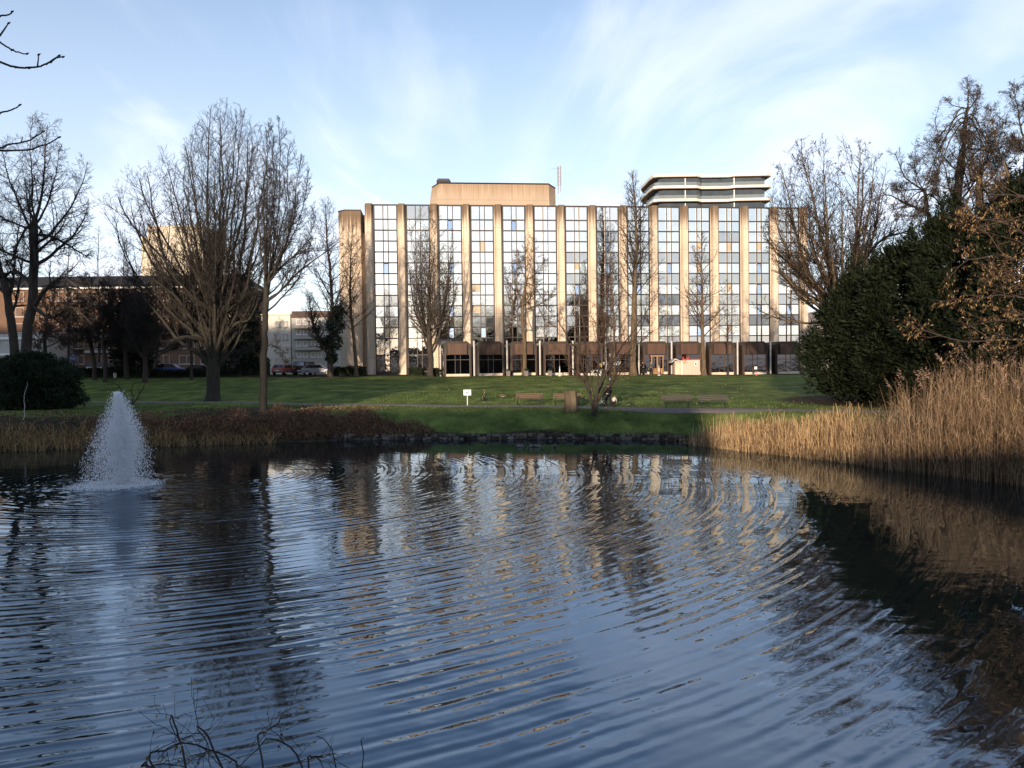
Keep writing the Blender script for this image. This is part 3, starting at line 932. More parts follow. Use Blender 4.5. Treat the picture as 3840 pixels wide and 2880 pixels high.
for bay in range(14):
    u0 = bay * pitch + 0.56; u1 = (bay + 1) * pitch - 0.56
    gw = u1 - u0
    e = [u0 + 0.10, u0 + 0.10 + gw * 0.365, u0 + gw - 0.10 - gw * 0.365, u1 - 0.10]
    fr = MB()
    fr.box((u0, 0.02, -1.0), (u0 + 0.10, 0.30, HT - .06)); fr.box((u1 - 0.10, 0.02, -1.0), (u1, 0.30, HT - .06))
    for q in e[1:3]: fr.box((q - .05, -0.01, zr[14] - 0.05), (q + .05, 0.28, HT - .06))
    for r_i, z in enumerate(zr):
        hh = 0.065 if r_i not in (0,) else 0.06
        fr.box((u0 + .10, -0.03, z - hh), (u1 - .10, 0.27, z + hh - (0.05 if r_i == 0 else 0)))
    fr.box((u0 + .10, 0.03, -1.0), (u1 - .10, 0.30, zr[14] - 0.075))
    fr.build('mullion_frame', M_FRAME, office)
    for r_i in range(14):
        zt, zb = zr[r_i] - 0.065, zr[r_i + 1] + 0.065
        vision = r_i % 2 == 1
        mbw = MB(); opened = (bay, r_i) in OPEN
        for k in range(3):
            a, c = e[k] + .06, e[k + 1] - .06
            if k == 1 and opened:
                mbw.add([(a - .06, .12, zb), (c + .06, .12, zb), (c + .06, .12, zb + .04), (a - .06, .12, zb + .04)], [(0, 1, 2, 3)]); continue
            t1, t2 = rng.normal(0, 0.007), rng.normal(0, 0.007)      # each pane sits a little out of true
            hw, hh = (c - a) / 2, (zt - zb) / 2
            mbw.add([(a, .12 - t1 * hw - t2 * hh, zb), (c, .12 + t1 * hw - t2 * hh, zb), (c, .12 + t1 * hw + t2 * hh, zt), (a, .12 - t1 * hw + t2 * hh, zt)], [(0, 1, 2, 3)])
        gm = M_GLS if vision else M_GLD
        if not vision and (r_i < 4 or bay < 6): gm = M_GLS
        if not vision and rng.random() < .12: gm = M_GLD
        if (bay, r_i) in DARKW: gm = M_GLK
        wo = mbw.build('window' if vision else 'spandrel_panel', gm, office)
        if opened:
            a, c = e[1] + .05, e[2] - .05
            tp = MB(); tp.add([(a, .06, zb), (c, .06, zb), (c, .20, zt - .03), (a, .20, zt - .03)], [(0, 1, 2, 3)])
            tp.build('tilted_pane', M_GLO, wo)
            tp = MB(); tp.box((a - .02, .325, zb), (c + .02, .345, zt)); tp.build('reveal', M_DARK, wo)
        elif vision and rng.random() < 0.16 and r_i > 2:
            a, c = (e[0] + .045, e[1] - .045) if rng.random() < .5 else (e[1] + .045, e[2] - .045)
            tp = MB(); tp.box((a, .08, zb + rng.uniform(0, .5)), (c, .105, zt)); tp.build('blind', M_CURT, wo)
# end wing with a recess, left of the glass front
p0 = lp(1265, 800, 6.5); p1 = lp(1352, 800, 6.5)
mb = MB(); zt = lp(1300, 790, 6.5).z
mb.prism([(p0.x, 7.6), (p0.x + 1.0, 6.5), (p1.x, 6.5), (p1.x, 20), (p0.x, 20)], -1.0, zt)
wing = mb.build('end_wing', M_CONC, office)
mb = MB(); mb.prism([(p0.x - .06, 7.57), (p0.x + .97, 6.44), (p1.x + .06, 6.44), (p1.x + .06, 20), (p0.x - .06, 20)], zt + .003, zt + .16); mb.build('coping', M_BROWN, wing)
mb = MB(); mb.box((p1.x + .003, 8.0, -1), (0.04, 14, zt - .3)); mb.build('recess_wall', M_CONC, office)
mb = MB(); zz = lp(1362, 850, 7.9).z; mb.box((p1.x + .1, 7.9, zz - .9), (p1.x + 0.9, 8.0, zz + .6)); mb.build('vent_grille', M_DARK, office)
# penthouse
pl0, pl1 = lp(1600, 700, 9.0), lp(2090, 700, 9.0)
ztp = lp(1850, 688, 9.0).z
k = 1.15; ze = HT - 0.05
V = [(pl0.x, 10.4, ze), (pl0.x + k, 9.0, ze), (pl1.x - k, 9.0, ze), (pl1.x, 10.6, ze), (pl1.x, 14.5, ze), (pl0.x, 14.5, ze)]
zt2 = ztp - 0.25
Vt = [(pl0.x + .75, 10.9, zt2), (pl0.x + k + .7, 9.25, ztp), (pl1.x - k - .1, 9.2, ztp), (pl1.x - .05, 10.7, zt2), (pl1.x - .05, 14.5, zt2), (pl0.x + .75, 14.5, zt2)]
M_PENT_S = M_PENT
nt_, N_, L_, b_ = nodes_of(M_PENT)
stain(M_PENT, ztp + 1.0, 5.0, (0.30, 0.20, 0.13))
pent = MB().add(V + Vt, [(i, (i + 1) % 6, 6 + (i + 1) % 6, 6 + i) for i in range(6)] + [(6, 7, 8, 9, 10, 11)]).build('penthouse', M_PENT, office)
mb = MB()
for i in range(3):
    a, c = Vector(Vt[i]), Vector(Vt[i + 1])
    mb.tube([a + Vector((0, -.03, .05)), c + Vector((0, -.03, .05))], 0.10, 4)
mb.build('roof_edge', M_BROWN, pent)
v0, v1 = lp(1637, 680, 11.0), lp(1690, 680, 11.0); vt = lp(1660, 673, 11.0).z
mb = MB(); mb.box((v0.x + .1, 11, ztp - .5), (v1.x - .1, 13, vt - .25)); mb.prism([(v0.x, vt - .25), (v1.x, vt - .25), (v1.x - .25, vt + .1), (v0.x + .2, vt + .1)], 10.8, 13.2, 'y')
mb.build('vent_hood', M_DARK, pent)
# antenna mast
a0 = lp(2093, 695, 9.6); at_ = lp(2092, 624, 9.6)
mb = MB(); mb.tube([(a0.x, 9.6, a0.z - 1.2), (a0.x, 9.6, at_.z)], 0.06, 6)
mb.tube([(a0.x + .38, 9.6, a0.z - 1.0), (a0.x + .38, 9.6, at_.z)], 0.05, 6)
for q in range(14):
    z = a0.z + (at_.z - a0.z) * q / 13.5
    mb.bc((a0.x, 9.55, z), (0.20, 0.16, 0.12)); mb.bc((a0.x + .38, 9.55, z + .08), (0.17, 0.14, 0.1))
    if q % 3 == 0: mb.bc((a0.x + .19, 9.6, z), (0.4, 0.05, 0.05))
mb.bc((a0.x - .55, 9.6, at_.z - .35), (1.0, .04, .04))
mb.build('antenna_mast', mat('mast_metal', (0.30, 0.25, 0.24), .6, .4, 9), pent)
# brown pavilions along the foot
YP = -6.5
PCX = [1717 + 123.8 * i for i in range(11)]
for i, px in enumerate(PCX):
    c = lp(px, 1390, YP)
    gz = h(*(OM @ Vector((c.x, YP, 0))).xy) - ZB
    zt = lp(px, 1280, YP).z
    z0 = gz - 0.3
    hw = 1.72; zs = zt - 0.45
    pav = MB().prism([(c.x - hw, z0), (c.x + hw, z0), (c.x + hw, zs), (c.x + hw - .5, zt), (c.x - hw + .5, zt), (c.x - hw, zs)], YP, 0.0, 'y').build('pavilion', M_BROWN, office)
    MB().box((c.x - 1.17, YP - .32, zt - 1.68), (c.x + 1.17, YP + .1, zt - 0.30)).build('fascia_panel', M_FASC, pav, bevel=.02)
    mb = MB()
    for s in (-1, 1): mb.box((c.x + s * 1.52 - .06, YP - .10, gz - .2), (c.x + s * 1.52 + .06, YP - .003, zt - 1.0))
    for s in (-.33, .33): mb.box((c.x + s - .03, YP - .07, gz + .31), (c.x + s + .03, YP - .005, zt - 1.73))
    mb.box((c.x - 1.46, YP - .06, zt - 2.35), (c.x + 1.46, YP - .004, zt - 2.28))
    mb.build('window_frame', M_FRAME if i < 2 else M_FASC, pav)
    gl_ = MB()
    for (a, q) in ((-1.45, -.36), (-.30, .30), (.36, 1.45)):
        t1 = rng.normal(0, .01)
        gl_.add([(c.x + a, YP - .03 - t1, gz + .31), (c.x + q, YP - .03 + t1, gz + .31), (c.x + q, YP - .03 + t1, zt - 1.72), (c.x + a, YP - .03 - t1, zt - 1.72)], [(0, 1, 2, 3)])
    gl_.build('window', M_GLB, pav)
    MB().box((c.x - 1.45, YP - .28, gz - .3), (c.x + 1.45, YP - .002, gz + .30)).build('plinth', M_PLINTH, pav)
    if i < 10:
        u = (c.x + lp(PCX[i + 1], 1390, YP).x) / 2
        MB().box((c.x + hw + .004, YP + 1.6, z0), (u + (u - c.x - hw) - .004, YP + 1.8, zt - .75)).build('recess_wall', M_BROWN, office)
        MB().tube([(u + .0, YP + .3, z0), (u + .0, YP + .3, zt + .06)], 0.115, 10).build('drainpipe', M_PIPE, office)
u = lp(1652, 1390, YP).x
MB().tube([(u, YP + .4, gz - .3), (u, YP + .4, zt + .06)], 0.115, 10).build('drainpipe', M_PIPE, office)
# entrance door leaves in the eighth pavilion, lit timber surround
c = lp(PCX[6] + 2, 1390, YP)
gz = h(*(OM @ Vector((c.x, YP, 0))).xy) - ZB
mb = MB()
for s in (-.75, 0.0, .75): mb.box((c.x + s - .07, YP - .42, gz - .1), (c.x + s + .07, YP - .30, gz + 2.25))
mb.box((c.x - .9, YP - .42, gz + 2.253), (c.x + .9, YP - .30, gz + 2.40)); mb.box((c.x - .66, YP - .40, gz - .1), (c.x - .1, YP - .32, gz + .75)); mb.box((c.x + .1, YP - .40, gz - .1), (c.x + .66, YP - .32, gz + .75))
mb.build('entrance_door', mat('oak_timber', (0.30, 0.155, 0.06), 0.6, .3, 3, stretch=(1, 1, .2)), office)


# ------------------------------------------------------------------ other buildings
def windows(bld, cols, Yw, mframe, mglass, sill=True):
    """cols: list of (px0, px1, py0, py1, mullions)"""
    for (x0, x1, y0, y1, mul) in cols:
        a = U(x0, y1, Yw); c = U(x1, y0, Yw)
        fw = 0.085
        f = MB()
        f.box((a.x, Yw - .09, a.z), (a.x + fw, Yw - .003, c.z)); f.box((c.x - fw, Yw - .09, a.z), (c.x, Yw - .003, c.z))
        f.box((a.x + fw, Yw - .09, c.z - fw), (c.x - fw, Yw - .003, c.z)); f.box((a.x + fw, Yw - .09, a.z), (c.x - fw, Yw - .003, a.z + fw))
        for k in range(1, mul + 1):
            xm = a.x + (c.x - a.x) * k / (mul + 1); f.box((xm - .04, Yw - .085, a.z + fw), (xm + .04, Yw - .003, c.z - fw))
        if sill: f.box((a.x - .08, Yw - .18, a.z - .09), (c.x + .08, Yw - .004, a.z - .003))
        wo = f.build('window', mframe, bld, True)
        g = MB(); t1 = random.gauss(0, .012)
        g.add([(a.x + fw, Yw - .03 - t1, a.z + fw), (c.x - fw, Yw - .03 + t1, a.z + fw), (c.x - fw, Yw - .03 + t1, c.z - fw), (a.x + fw, Yw - .03 - t1, c.z - fw)], [(0, 1, 2, 3)])
        g.build('pane', mglass, wo, True)


def brickmat(name, col, mortar, sc=4.0):
    m = mat(name, col, 0.9, 0.3, 1.0, spec=0.2)
    nt, N, L, b = nodes_of(m)
    old = b.inputs['Base Color'].links[0].from_socket
    tc = N.new('ShaderNodeTexCoord'); mp = N.new('ShaderNodeMapping'); mp.inputs['Rotation'].default_value = (RAD(90), 0, 0); L.new(tc.outputs['Object'], mp.inputs[0])
    bk = N.new('ShaderNodeTexBrick'); bk.inputs['Scale'].default_value = sc; L.new(mp.outputs[0], bk.inputs['Vector'])
    L.new(old, bk.inputs['Color1']); bk.inputs['Color2'].default_value = (*[c * .75 for c in col], 1); bk.inputs['Mortar'].default_value = (*mortar, 1)
    L.new(bk.outputs['Color'], b.inputs['Base Color'])
    return m


M_BRICK = brickmat('red_brick', (0.17, 0.088, 0.054), (0.20, 0.16, 0.125))
M_ROOF = mat('dark_roof_tiles', (0.035, 0.032, 0.032), 0.8, 0.25, 3.0, spec=0.2)
M_RENDER = mat('white_render', (0.62, 0.57, 0.50), 0.9, 0.10, 0.6)
M_RENDER2 = mat('grey_white_render', (0.40, 0.385, 0.37), 0.9, 0.10, 0.6)
M_CREAM = mat('cream_render', (0.55, 0.475, 0.375), 0.9, 0.08, 0.6)

# brick terrace behind the lawn
YB = 126.0
b0, b1 = U(-300, 1390, YB), U(930, 1390, YB)
zt = U(500, 1082, YB).z; zr_ = U(500, 1033, YB + 5).z
g0 = h(b0.x, YB) - .3
terr = thing('brick_terrace', 'long red brick apartment row with dark hipped roof behind the bare trees on the left', 'apartment building', (b0.x, YB, g0))
MB().box((b0.x, YB, g0), (b1.x, YB + 11, zt)).build('wall', M_BRICK, terr, True)
MB().box((b0.x - .5, YB - .55, zt + .003), (b1.x + .5, YB + 11.5, zt + .28)).build('eaves', M_WHITE, terr, True)
rf = MB()
e0, e1 = b0.x - .6, b1.x + .6
V = [(e0, YB - .65, zt + .283), (e1, YB - .65, zt + .283), (e1, YB + 11.6, zt + .283), (e0, YB + 11.6, zt + .283), (e0 + 3.2, YB + 5.5, zr_), (e1 - 3.2, YB + 5.5, zr_)]
roof = rf.add(V, [(0, 1, 5, 4), (1, 2, 5), (2, 3, 4, 5), (3, 0, 4), (3, 2, 1, 0)]).build('roof', M_ROOF, terr, True)
for px in (668, 690): 
    q = U(px, 1040, YB + 5); MB().box((q.x - .3, YB + 4.6, zr_ - .8), (q.x + .3, YB + 5.4, zr_ + .75)).build('chimney', M_BRICK, roof, True)
cols = []
for r_i, py in enumerate((1094, 1153, 1213, 1272, 1332)):
    for c_i in range(-3, 9):
        x = 192 + c_i * 80
        ww = 58 if c_i % 2 == 0 else 44
        cols.append((x, x + ww, py, py + (36 if r_i < 4 else 34), 1))
windows(terr, cols, YB, M_RENDER2, M_GLW)
for r_i, py in enumerate((1140, 1200, 1259, 1318)):
    a, c = U(330, py + 6, YB), U(420, py - 12, YB)
    if r_i in (0, 2, 3): MB().box((a.x, YB - 1.1, a.z), (c.x, YB - .002, c.z + (-.35))).build('balcony', M_RENDER2, terr, True)
# modern grey white block at the far left
YB = 118.0
b0, b1 = U(-260, 1390, YB), U(166, 1390, YB); zt = U(80, 1252, YB).z; g0 = h(b0.x, YB) - .3
modern = thing('concrete_block', 'low pale concrete block with dark ribbon windows at the left edge of the park', 'building', (b1.x, YB, g0))
MB().box((b0.x, YB, g0), (b1.x, YB + 11, zt)).build('wall', M_RENDER2, modern, True)
for py in (1272, 1332):
    a, c = U(-240, py + 32, YB), U(140, py, YB)
    f = MB()
    for k in range(9):
        x = a.x + (c.x - a.x) * k / 8; f.box((x - .09, YB - .14, a.z), (x + .09, YB - .003, c.z))
    f.box((a.x, YB - .3, c.z + .003), (c.x, YB - .003, c.z + .35))
    wo = f.build('ribbon_window', M_WHITE, modern, True)
    MB().box((a.x, YB - .05, a.z), (c.x, YB - .004, c.z)).build('pane', M_GLW, wo, True)
# cream tower further back
YB = 205.0
b0, b1 = U(566, 1390, YB), U(770, 1390, YB); zt = U(650, 850, YB).z; g0 = 2.0
tow = thing('cream_tower', 'cream residential tower rising behind the brick row, seen through branches', 'tower block', ((b0.x + b1.x) / 2, YB, g0))
MB().box((b0.x, YB, g0), (b1.x, YB + 14, zt)).build('wall', M_CREAM, tow, True)
l0 = U(540, 1390, YB + 2); MB().box((l0.x, YB + 2, g0), (b0.x - .003, YB + 13, U(550, 884, YB).z)).build('side_wing', M_CREAM, tow, True)
MB().box((b0.x - .1, YB - .1, zt + .003), (b1.x + .1, YB + 14.1, zt + .3)).build('parapet', M_RENDER, tow, True)
cols = []
for py in (878, 908, 938, 968, 998):
    for x in (582, 640, 722): cols.append((x, x + 26, py, py + 14, 1))
windows(tow, cols, YB, M_RENDER, M_GLW, False)
# two pale houses between the big trees
YB = 128.0
b0, b1 = U(985, 1390, YB), U(1092, 1390, YB); zt = U(1040, 1183, YB).z; g0 = h(b0.x, YB) - .3
wh = thing('white_house', 'white rendered flat roofed house between the big multi-stemmed tree and the brown roofed block', 'house', (b0.x, YB, g0))
MB().box((b0.x, YB, g0), (b1.x, YB + 10, zt)).build('wall', M_RENDER, wh, True)
MB().box((b0.x - .1, YB - .15, zt + .003), (b1.x + .05, YB + 10, zt + .22)).build('roof_edge', M_CONC, wh, True)
cols = []
for py in (1205, 1252, 1300, 1345):
    for x in (1034, 1061): cols.append((x, x + 17, py, py + 22, 0))
windows(wh, cols, YB, M_RENDER2, M_GLW)
YB = 126.5
b0, b1 = U(1096, 1390, YB), U(1258, 1390, YB); zt = U(1170, 1190, YB).z; g0 = h(b0.x, YB) - .3
fl = thing('apartment_house', 'pale apartment house with brown mansard top left of the office block', 'apartment building', (b0.x, YB, g0))
MB().box((b0.x, YB, g0), (b1.x, YB + 10, zt)).build('wall', M_RENDER2, fl, True)
z2 = U(1170, 1166, YB).z
MB().add([(b0.x - .1, YB - .3, zt + .003), (b1.x + .1, YB - .3, zt + .003), (b1.x + .1, YB + 10.2, zt + .003), (b0.x - .1, YB + 10.2, zt + .003), (b0.x + .1, YB + .1, z2), (b1.x - .2, YB + .1, z2), (b1.x - .2, YB + 10, z2), (b0.x + .1, YB + 10, z2)],
         [(0, 1, 5, 4), (1, 2, 6, 5), (2, 3, 7, 6), (3, 0, 4, 7), (4, 5, 6, 7), (3, 2, 1, 0)]).build('roof', mat('brown_roof', (0.10, 0.065, 0.05), .9, .25, 2), fl, True)
cols = []
for r_i, py in enumerate((1198, 1236, 1278, 1320, 1362)):
    for x in (1112, 1137, 1166, 1191, 1220): cols.append((x, x + 17, py, py + 19, 0))
windows(fl, cols, YB, M_WHITE, M_GLW)
for py in (1225, 1264, 1306):
    a, c = U(1104, py + 8, YB), U(1205, py - 2, YB)
    MB().box((a.x, YB - .9, a.z), (c.x, YB - .002, c.z)).build('balcony', M_CONC if py < 1250 else M_RENDER2, fl, True)
# white terraced tower behind the office block
YB = 168.0
tw = thing('balcony_tower', 'modern white tower with curved balcony bands showing above the office roof', 'tower block', (U(2650, 1390, YB).x, YB, 2.5))


def slab_outline(grow):
    P = [(2402, 12.0), (2436, 3.0), (2450, 0.6), (2470, 0.0), (2612, 0.0), (2630, 1.0), (2730, 1.0), (2760, .2), (2880, 0.0), (2893, 1.0), (2840, 9.0), (2820, 16.0), (2410, 16.0)]
    out = []
    for px, dy in P:
        q = U(px, 700, YB); out.append((q.x * (1 + dy / YB), YB + dy))
    cx = sum(p[0] for p in out) / len(out); cy = sum(p[1] for p in out) / len(out)
    return [(cx + (x - cx) * grow, cy + (y - cy) * grow) for x, y in out]


M_TW = mat('white_band', (0.70, 0.64, 0.56), 0.7, 0.06, 0.6)
M_SOFF = mat('brown_soffit', (0.20, 0.125, 0.085), 0.8, 0.1, 1)
M_GLT = mat('tower_glass', (0.045, 0.055, 0.06), 0.06, 0.3, 0.6, spec=0.5)
zs = [U(2600, py, YB).z for py in (650, 695, 744, 793)]
for i, z in enumerate(zs):
    hh = 0.52 if i else 0.62
    MB().prism(slab_outline(1.0), z - hh, z).build('balcony_band', M_TW, tw, True)
    MB().prism(slab_outline(0.985), z - hh - .12, z - hh - .003).build('soffit', M_SOFF, tw, True)
    if i:
        zc = zs[i - 1] - .95
        inn = slab_outline(0.9)
        core = MB().prism(inn, z + .002, zc + .02).build('glass_wall', M_GLT, tw, True)
        m2 = MB(); m3 = MB()
        for k in range(26):
            t = k / 25; px = 2478 + t * 370; q = U(px, 700, YB)
            yy = YB + (1.1 if px < 2620 else 1.9)
            if k % 2 == 0: m2.box((q.x - .06, yy - .25, z + .003), (q.x + .06, yy - .05, zc))
            if (k * 7 + i * 3) % 5 == 0: m3.box((q.x - .5, yy - .22, z + .003), (q.x + .5, yy - .06, zc))
        m2.build('mullion', M_DARK, tw, True); m3.build('wall_panel', mat('brown_panel', (.12, .09, .07), .7, .2, 1), tw, True)
        for px in (2571, 2755):
            q = U(px, 700, YB); MB().box((q.x - .09, YB + .35, z + .003), (q.x + .09, YB + 2, zc - .01)).build('divider_fin', M_WHITE, tw, True)
        rail = MB(); ol = slab_outline(0.992)
        for k in range(len(ol) - 3):
            a, c = ol[k], ol[k + 1]
            rail.add([(a[0], a[1], z + .002), (c[0], c[1], z + .002), (c[0], c[1], z + .75), (a[0], a[1], z + .75)], [(0, 1, 2, 3)])
        mr_ = bpy.data.materials.get('rail_glass')
        if mr_ is None:
            mr_ = bpy.data.materials.new('rail_glass'); mr_.use_nodes = True
            bb = mr_.node_tree.nodes['Principled BSDF']; bb.inputs['Roughness'].default_value = .05; bb.inputs['Alpha'].default_value = .22; bb.inputs['Base Color'].default_value = (.6, .68, .7, 1)
        rail.build('glass_railing', mr_, tw, True)
MB().prism(slab_outline(0.88), 2.5, zs[-1] - 1.0).build('tower_core', M_TW, tw, True)
# grey block at the right edge
YB = 150.0
b0, b1 = U(3066, 1390, YB), U(3400, 1390, YB); zt = U(3100, 1172, YB).z; g0 = 2.0
gb = thing('grey_block', 'greyish pink building glimpsed between the office block and the dark yews', 'building', (b0.x, YB, g0))
MB().box((b0.x, YB, g0), (b1.x, YB + 12, zt)).build('wall', mat('greypink_render', (.42, .36, .34), .9, .1, 1), gb, True)
MB().box((b0.x - .1, YB - .15, zt + .003), (b1.x, YB + 12, zt + .35)).build('parapet', M_RENDER2, gb, True)
cols = [(x, x + 7, 1196, 1250, 0) for x in range(3082, 3180, 15)]
windows(gb, cols, YB, M_RENDER2, M_GLW, False)
# ------------------------------------------------------------------ trees
def gY(x, y):
    return G(x * S, y * S).y


bare_tree('tall fine-twigged bare tree with leaning trunk at the left edge, above the dark rounded bush', 62, [(48, 806), (56, 740), (70, 660), (75, 560), (73, 480)], 0.42,
          [(226, 92, 106), (260, 45, 150), (320, 5, 188), (400, -25, 215), (480, -45, 208), (560, -45, 195), (640, -30, 180)], seed=11, nst=15, n=(16, 9, 7),
          barks=(M_BARK3, M_TWIG2), twig=0.0075, up=(0.25, -0.05, -0.25), ang=(48, 46, 40), fork=0.45, low=0.1,
          extra=[([(76, 660, 0), (98, 624, -1), (140, 602, -2), (195, 645, -3)], 0.2), ([(74, 620, 0), (40, 590, 1), (0, 600, 2), (-40, 640, 2)], 0.18), ([(70, 660, 0), (110, 690, -1), (150, 665, -2), (200, 700, -3)], .16)])
bare_tree('dark gnarled bare tree cut by the left edge, second trunk beside the fine-twigged tree', 71, [(33, 806), (30, 740), (22, 660), (8, 590)], 0.42,
          [(330, -60, -10), (400, -120, 40), (480, -140, 70), (560, -140, 85), (640, -130, 90), (700, -100, 70)], seed=12, nst=12, n=(14, 8, 6), barks=(M_BARK3, M_TWIG2), low=0.1, fork=.5, ang=(50, 48, 45))
for i, (x, top, l, r_, sd) in enumerate([(213, 488, 165, 262, 13), (268, 494, 222, 318, 14), (148, 520, 105, 190, 15), (338, 530, 290, 390, 16)]):
    bare_tree(['slender bare tree standing against the sky above the brick row, left of the cream tower', 'slender bare tree just left of the cream tower', 'slender bare tree between the fine-twigged tree and the brick row ridge',
               'slender bare tree in front of the cream tower'][i], 111 + i, [(x, 806), (x + 1, 700), (x - 1, 600), (x + 1, top)], 0.2,
              [(top - 2, x - 5, x + 5), (top + 50, l + 12, r_ - 14), (top + 120, l, r_), (top + 190, l + 4, r_ - 4), (top + 240, l + 20, r_ - 20)], 'leader', sd, n=(34, 8, 6),
              barks=(M_BARK3, M_TWIG2), twig=0.011, up=(.35, .2, .1), ang=(58, 48, 45), group='slender bare trees before the brick row')
for i, (x, pts, pr, sd, Y) in enumerate([
        (97, [(97, 804), (98, 770), (96, 735), (104, 705)], [(610, 80, 150), (640, 62, 190), (690, 52, 205), (740, 60, 200), (770, 75, 170)], 21, 93),
        (203, [(205, 806), (202, 770), (196, 735), (190, 700)], [(580, 170, 220), (620, 140, 260), (690, 130, 275), (740, 140, 265), (765, 160, 240)], 22, 94),
        (229, [(228, 808), (226, 770), (222, 725), (232, 690)], [(600, 200, 260), (650, 180, 300), (710, 175, 305), (755, 190, 290)], 23, 91),
        (272, [(273, 808), (271, 770), (270, 720), (274, 680)], [(560, 250, 300), (610, 220, 340), (690, 210, 350), (750, 220, 340)], 24, 95),
        (312, [(314, 806), (313, 785), (316, 762)], [(560, 290, 380), (620, 262, 425), (700, 252, 430), (745, 262, 420)], 25, 90),
        (415, [(415, 806), (414, 750), (416, 690), (414, 640)], [(540, 395, 440), (600, 372, 465), (690, 365, 465), (740, 380, 450)], 26, 93)]):
    bare_tree(['low spreading reddish bare tree in front of the pale concrete block', 'dense bare tree left of the blue sign board', 'leaning bare tree with crooked trunk in front of the brick row',
               'straight dark bare tree in the middle of the brick row', 'low forked bare tree with wide V of limbs, left of the thick multi-stemmed tree', 'pale thin-trunked bare tree just behind the thick multi-stemmed tree'][i],
              Y, pts, [0.24, 0.26, .24, .28, .3, .16][i], pr, 'fan', sd, nst=16, n=(16, 10, 8), barks=(M_BARK3, M_TWIG2 if i not in (0,) else M_TWIG4), twig=0.012, up=(.2, .1, 0), ang=(50, 50, 48), low=.05, fork=.5,
              group='bushy bare trees along the road')
# the two big trees on the left bank
y3 = gY(460, 866)
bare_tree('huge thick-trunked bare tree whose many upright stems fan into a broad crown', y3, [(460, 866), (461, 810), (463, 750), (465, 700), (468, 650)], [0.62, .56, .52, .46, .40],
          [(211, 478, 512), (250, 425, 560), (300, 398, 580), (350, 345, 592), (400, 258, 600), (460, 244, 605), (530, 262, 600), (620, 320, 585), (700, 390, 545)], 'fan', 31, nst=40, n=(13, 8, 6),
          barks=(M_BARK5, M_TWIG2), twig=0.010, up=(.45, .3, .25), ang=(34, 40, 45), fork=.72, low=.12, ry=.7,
          extra=[([(464, 720, 0), (420, 690, -1), (380, 640, -2), (330, 600, -3)], .24), ([(463, 740, 0), (400, 730, -2), (360, 750, -3), (330, 790, -4)], .2), ([(466, 740, 0), (510, 700, -1), (540, 690, -1), (556, 650, -1)], .2), ([(462, 738, 0), (418, 650, -1), (355, 560, -2), (285, 485, -2), (255, 425, -2)], .13), ([(463, 720, 0), (405, 610, 1), (345, 500, 2), (312, 430, 2), (300, 385, 2)], .12), ([(462, 748, 0), (385, 690, 1), (310, 610, 2), (268, 545, 3), (250, 480, 3)], .11), ([(464, 700, 0), (420, 570, 1), (385, 440, 1), (362, 365, 1)], .12)])
y4 = gY(565, 898)
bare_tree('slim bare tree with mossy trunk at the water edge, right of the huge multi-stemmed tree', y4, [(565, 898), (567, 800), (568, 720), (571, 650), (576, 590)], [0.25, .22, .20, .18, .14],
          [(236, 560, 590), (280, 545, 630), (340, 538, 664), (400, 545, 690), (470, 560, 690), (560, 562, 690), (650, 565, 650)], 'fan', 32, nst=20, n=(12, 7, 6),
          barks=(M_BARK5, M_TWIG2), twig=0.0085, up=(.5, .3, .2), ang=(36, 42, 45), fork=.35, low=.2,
          extra=[([(570, 652, 0), (612, 618, 0), (655, 580, .5), (735, 520, 1)], .09), ([(572, 620, 0), (610, 575, 0), (660, 545, 0), (705, 540, 0)], .07), ([(566, 760, 0), (590, 745, -.5), (610, 765, -.8), (622, 790, -1)], .04), ([(567, 780, 0), (545, 760, -.5), (520, 770, -.8), (500, 790, -1)], .04)])
# trees in front of the office block
bare_tree('ivy-clad bare tree at the left end of the office block', 97, [(713, 806), (714, 740), (716, 680), (713, 600), (706, 520), (703, 440)], 0.36,
          [(418, 695, 735), (450, 668, 772), (520, 640, 790), (600, 648, 786), (680, 640, 782), (730, 650, 770)], 'leader', 33, n=(44, 9, 6), barks=(M_BARK3, M_TWIG2), twig=0.011, up=(.5, .25, .1), ang=(45, 45, 45),
          ivy=[(728, 672, .9, 900), (724, 702, 1.25, 1500), (719, 738, 1.25, 1500), (716, 772, .8, 800), (702, 742, .8, 600)], extra=[([(712, 770, 0), (690, 735, -1), (676, 690, -2), (668, 640, -2)], .2)])
bare_tree('bare tree in front of the beige end wing of the office block', 98, [(770, 808), (766, 745), (759, 690), (757, 620), (757, 550), (762, 490)], 0.27,
          [(482, 748, 776), (530, 722, 800), (600, 704, 816), (680, 710, 812), (740, 728, 800)], 'leader', 34, n=(38, 8, 6), barks=(M_BARK4, M_TWIG4), twig=0.011, up=(.5, .25, .1), ang=(45, 45, 45))
bare_tree('stout bare tree with upright broom of branches in front of the third glass bay', 96, [(930, 806), (930, 775), (927, 742), (925, 715)], [.40, .36, .36, .32],
          [(446, 900, 945), (480, 880, 975), (540, 868, 997), (600, 866, 1003), (660, 866, 995), (715, 878, 985)], 'fan', 35, nst=17, n=(11, 7, 6), barks=(M_BARK3, M_TWIG), twig=0.012, up=(.45, .25, .15), ang=(38, 42, 45), fork=.6, low=.1)
bare_tree('bare tree with twisting limbs standing between the second and third brown pavilions', 97, [(1133, 807), (1133, 740), (1128, 690), (1131, 645), (1138, 600)], [.29, .26, .23, .2, .16],
          [(502, 1120, 1152), (540, 1097, 1182), (600, 1083, 1207), (660, 1084, 1218), (725, 1094, 1212)], 'fan', 36, nst=14, n=(12, 7, 6), barks=(M_BARK4, M_TWIG4), twig=0.011, up=(.3, .15, .05), ang=(46, 46, 46), fork=.6, low=.1)
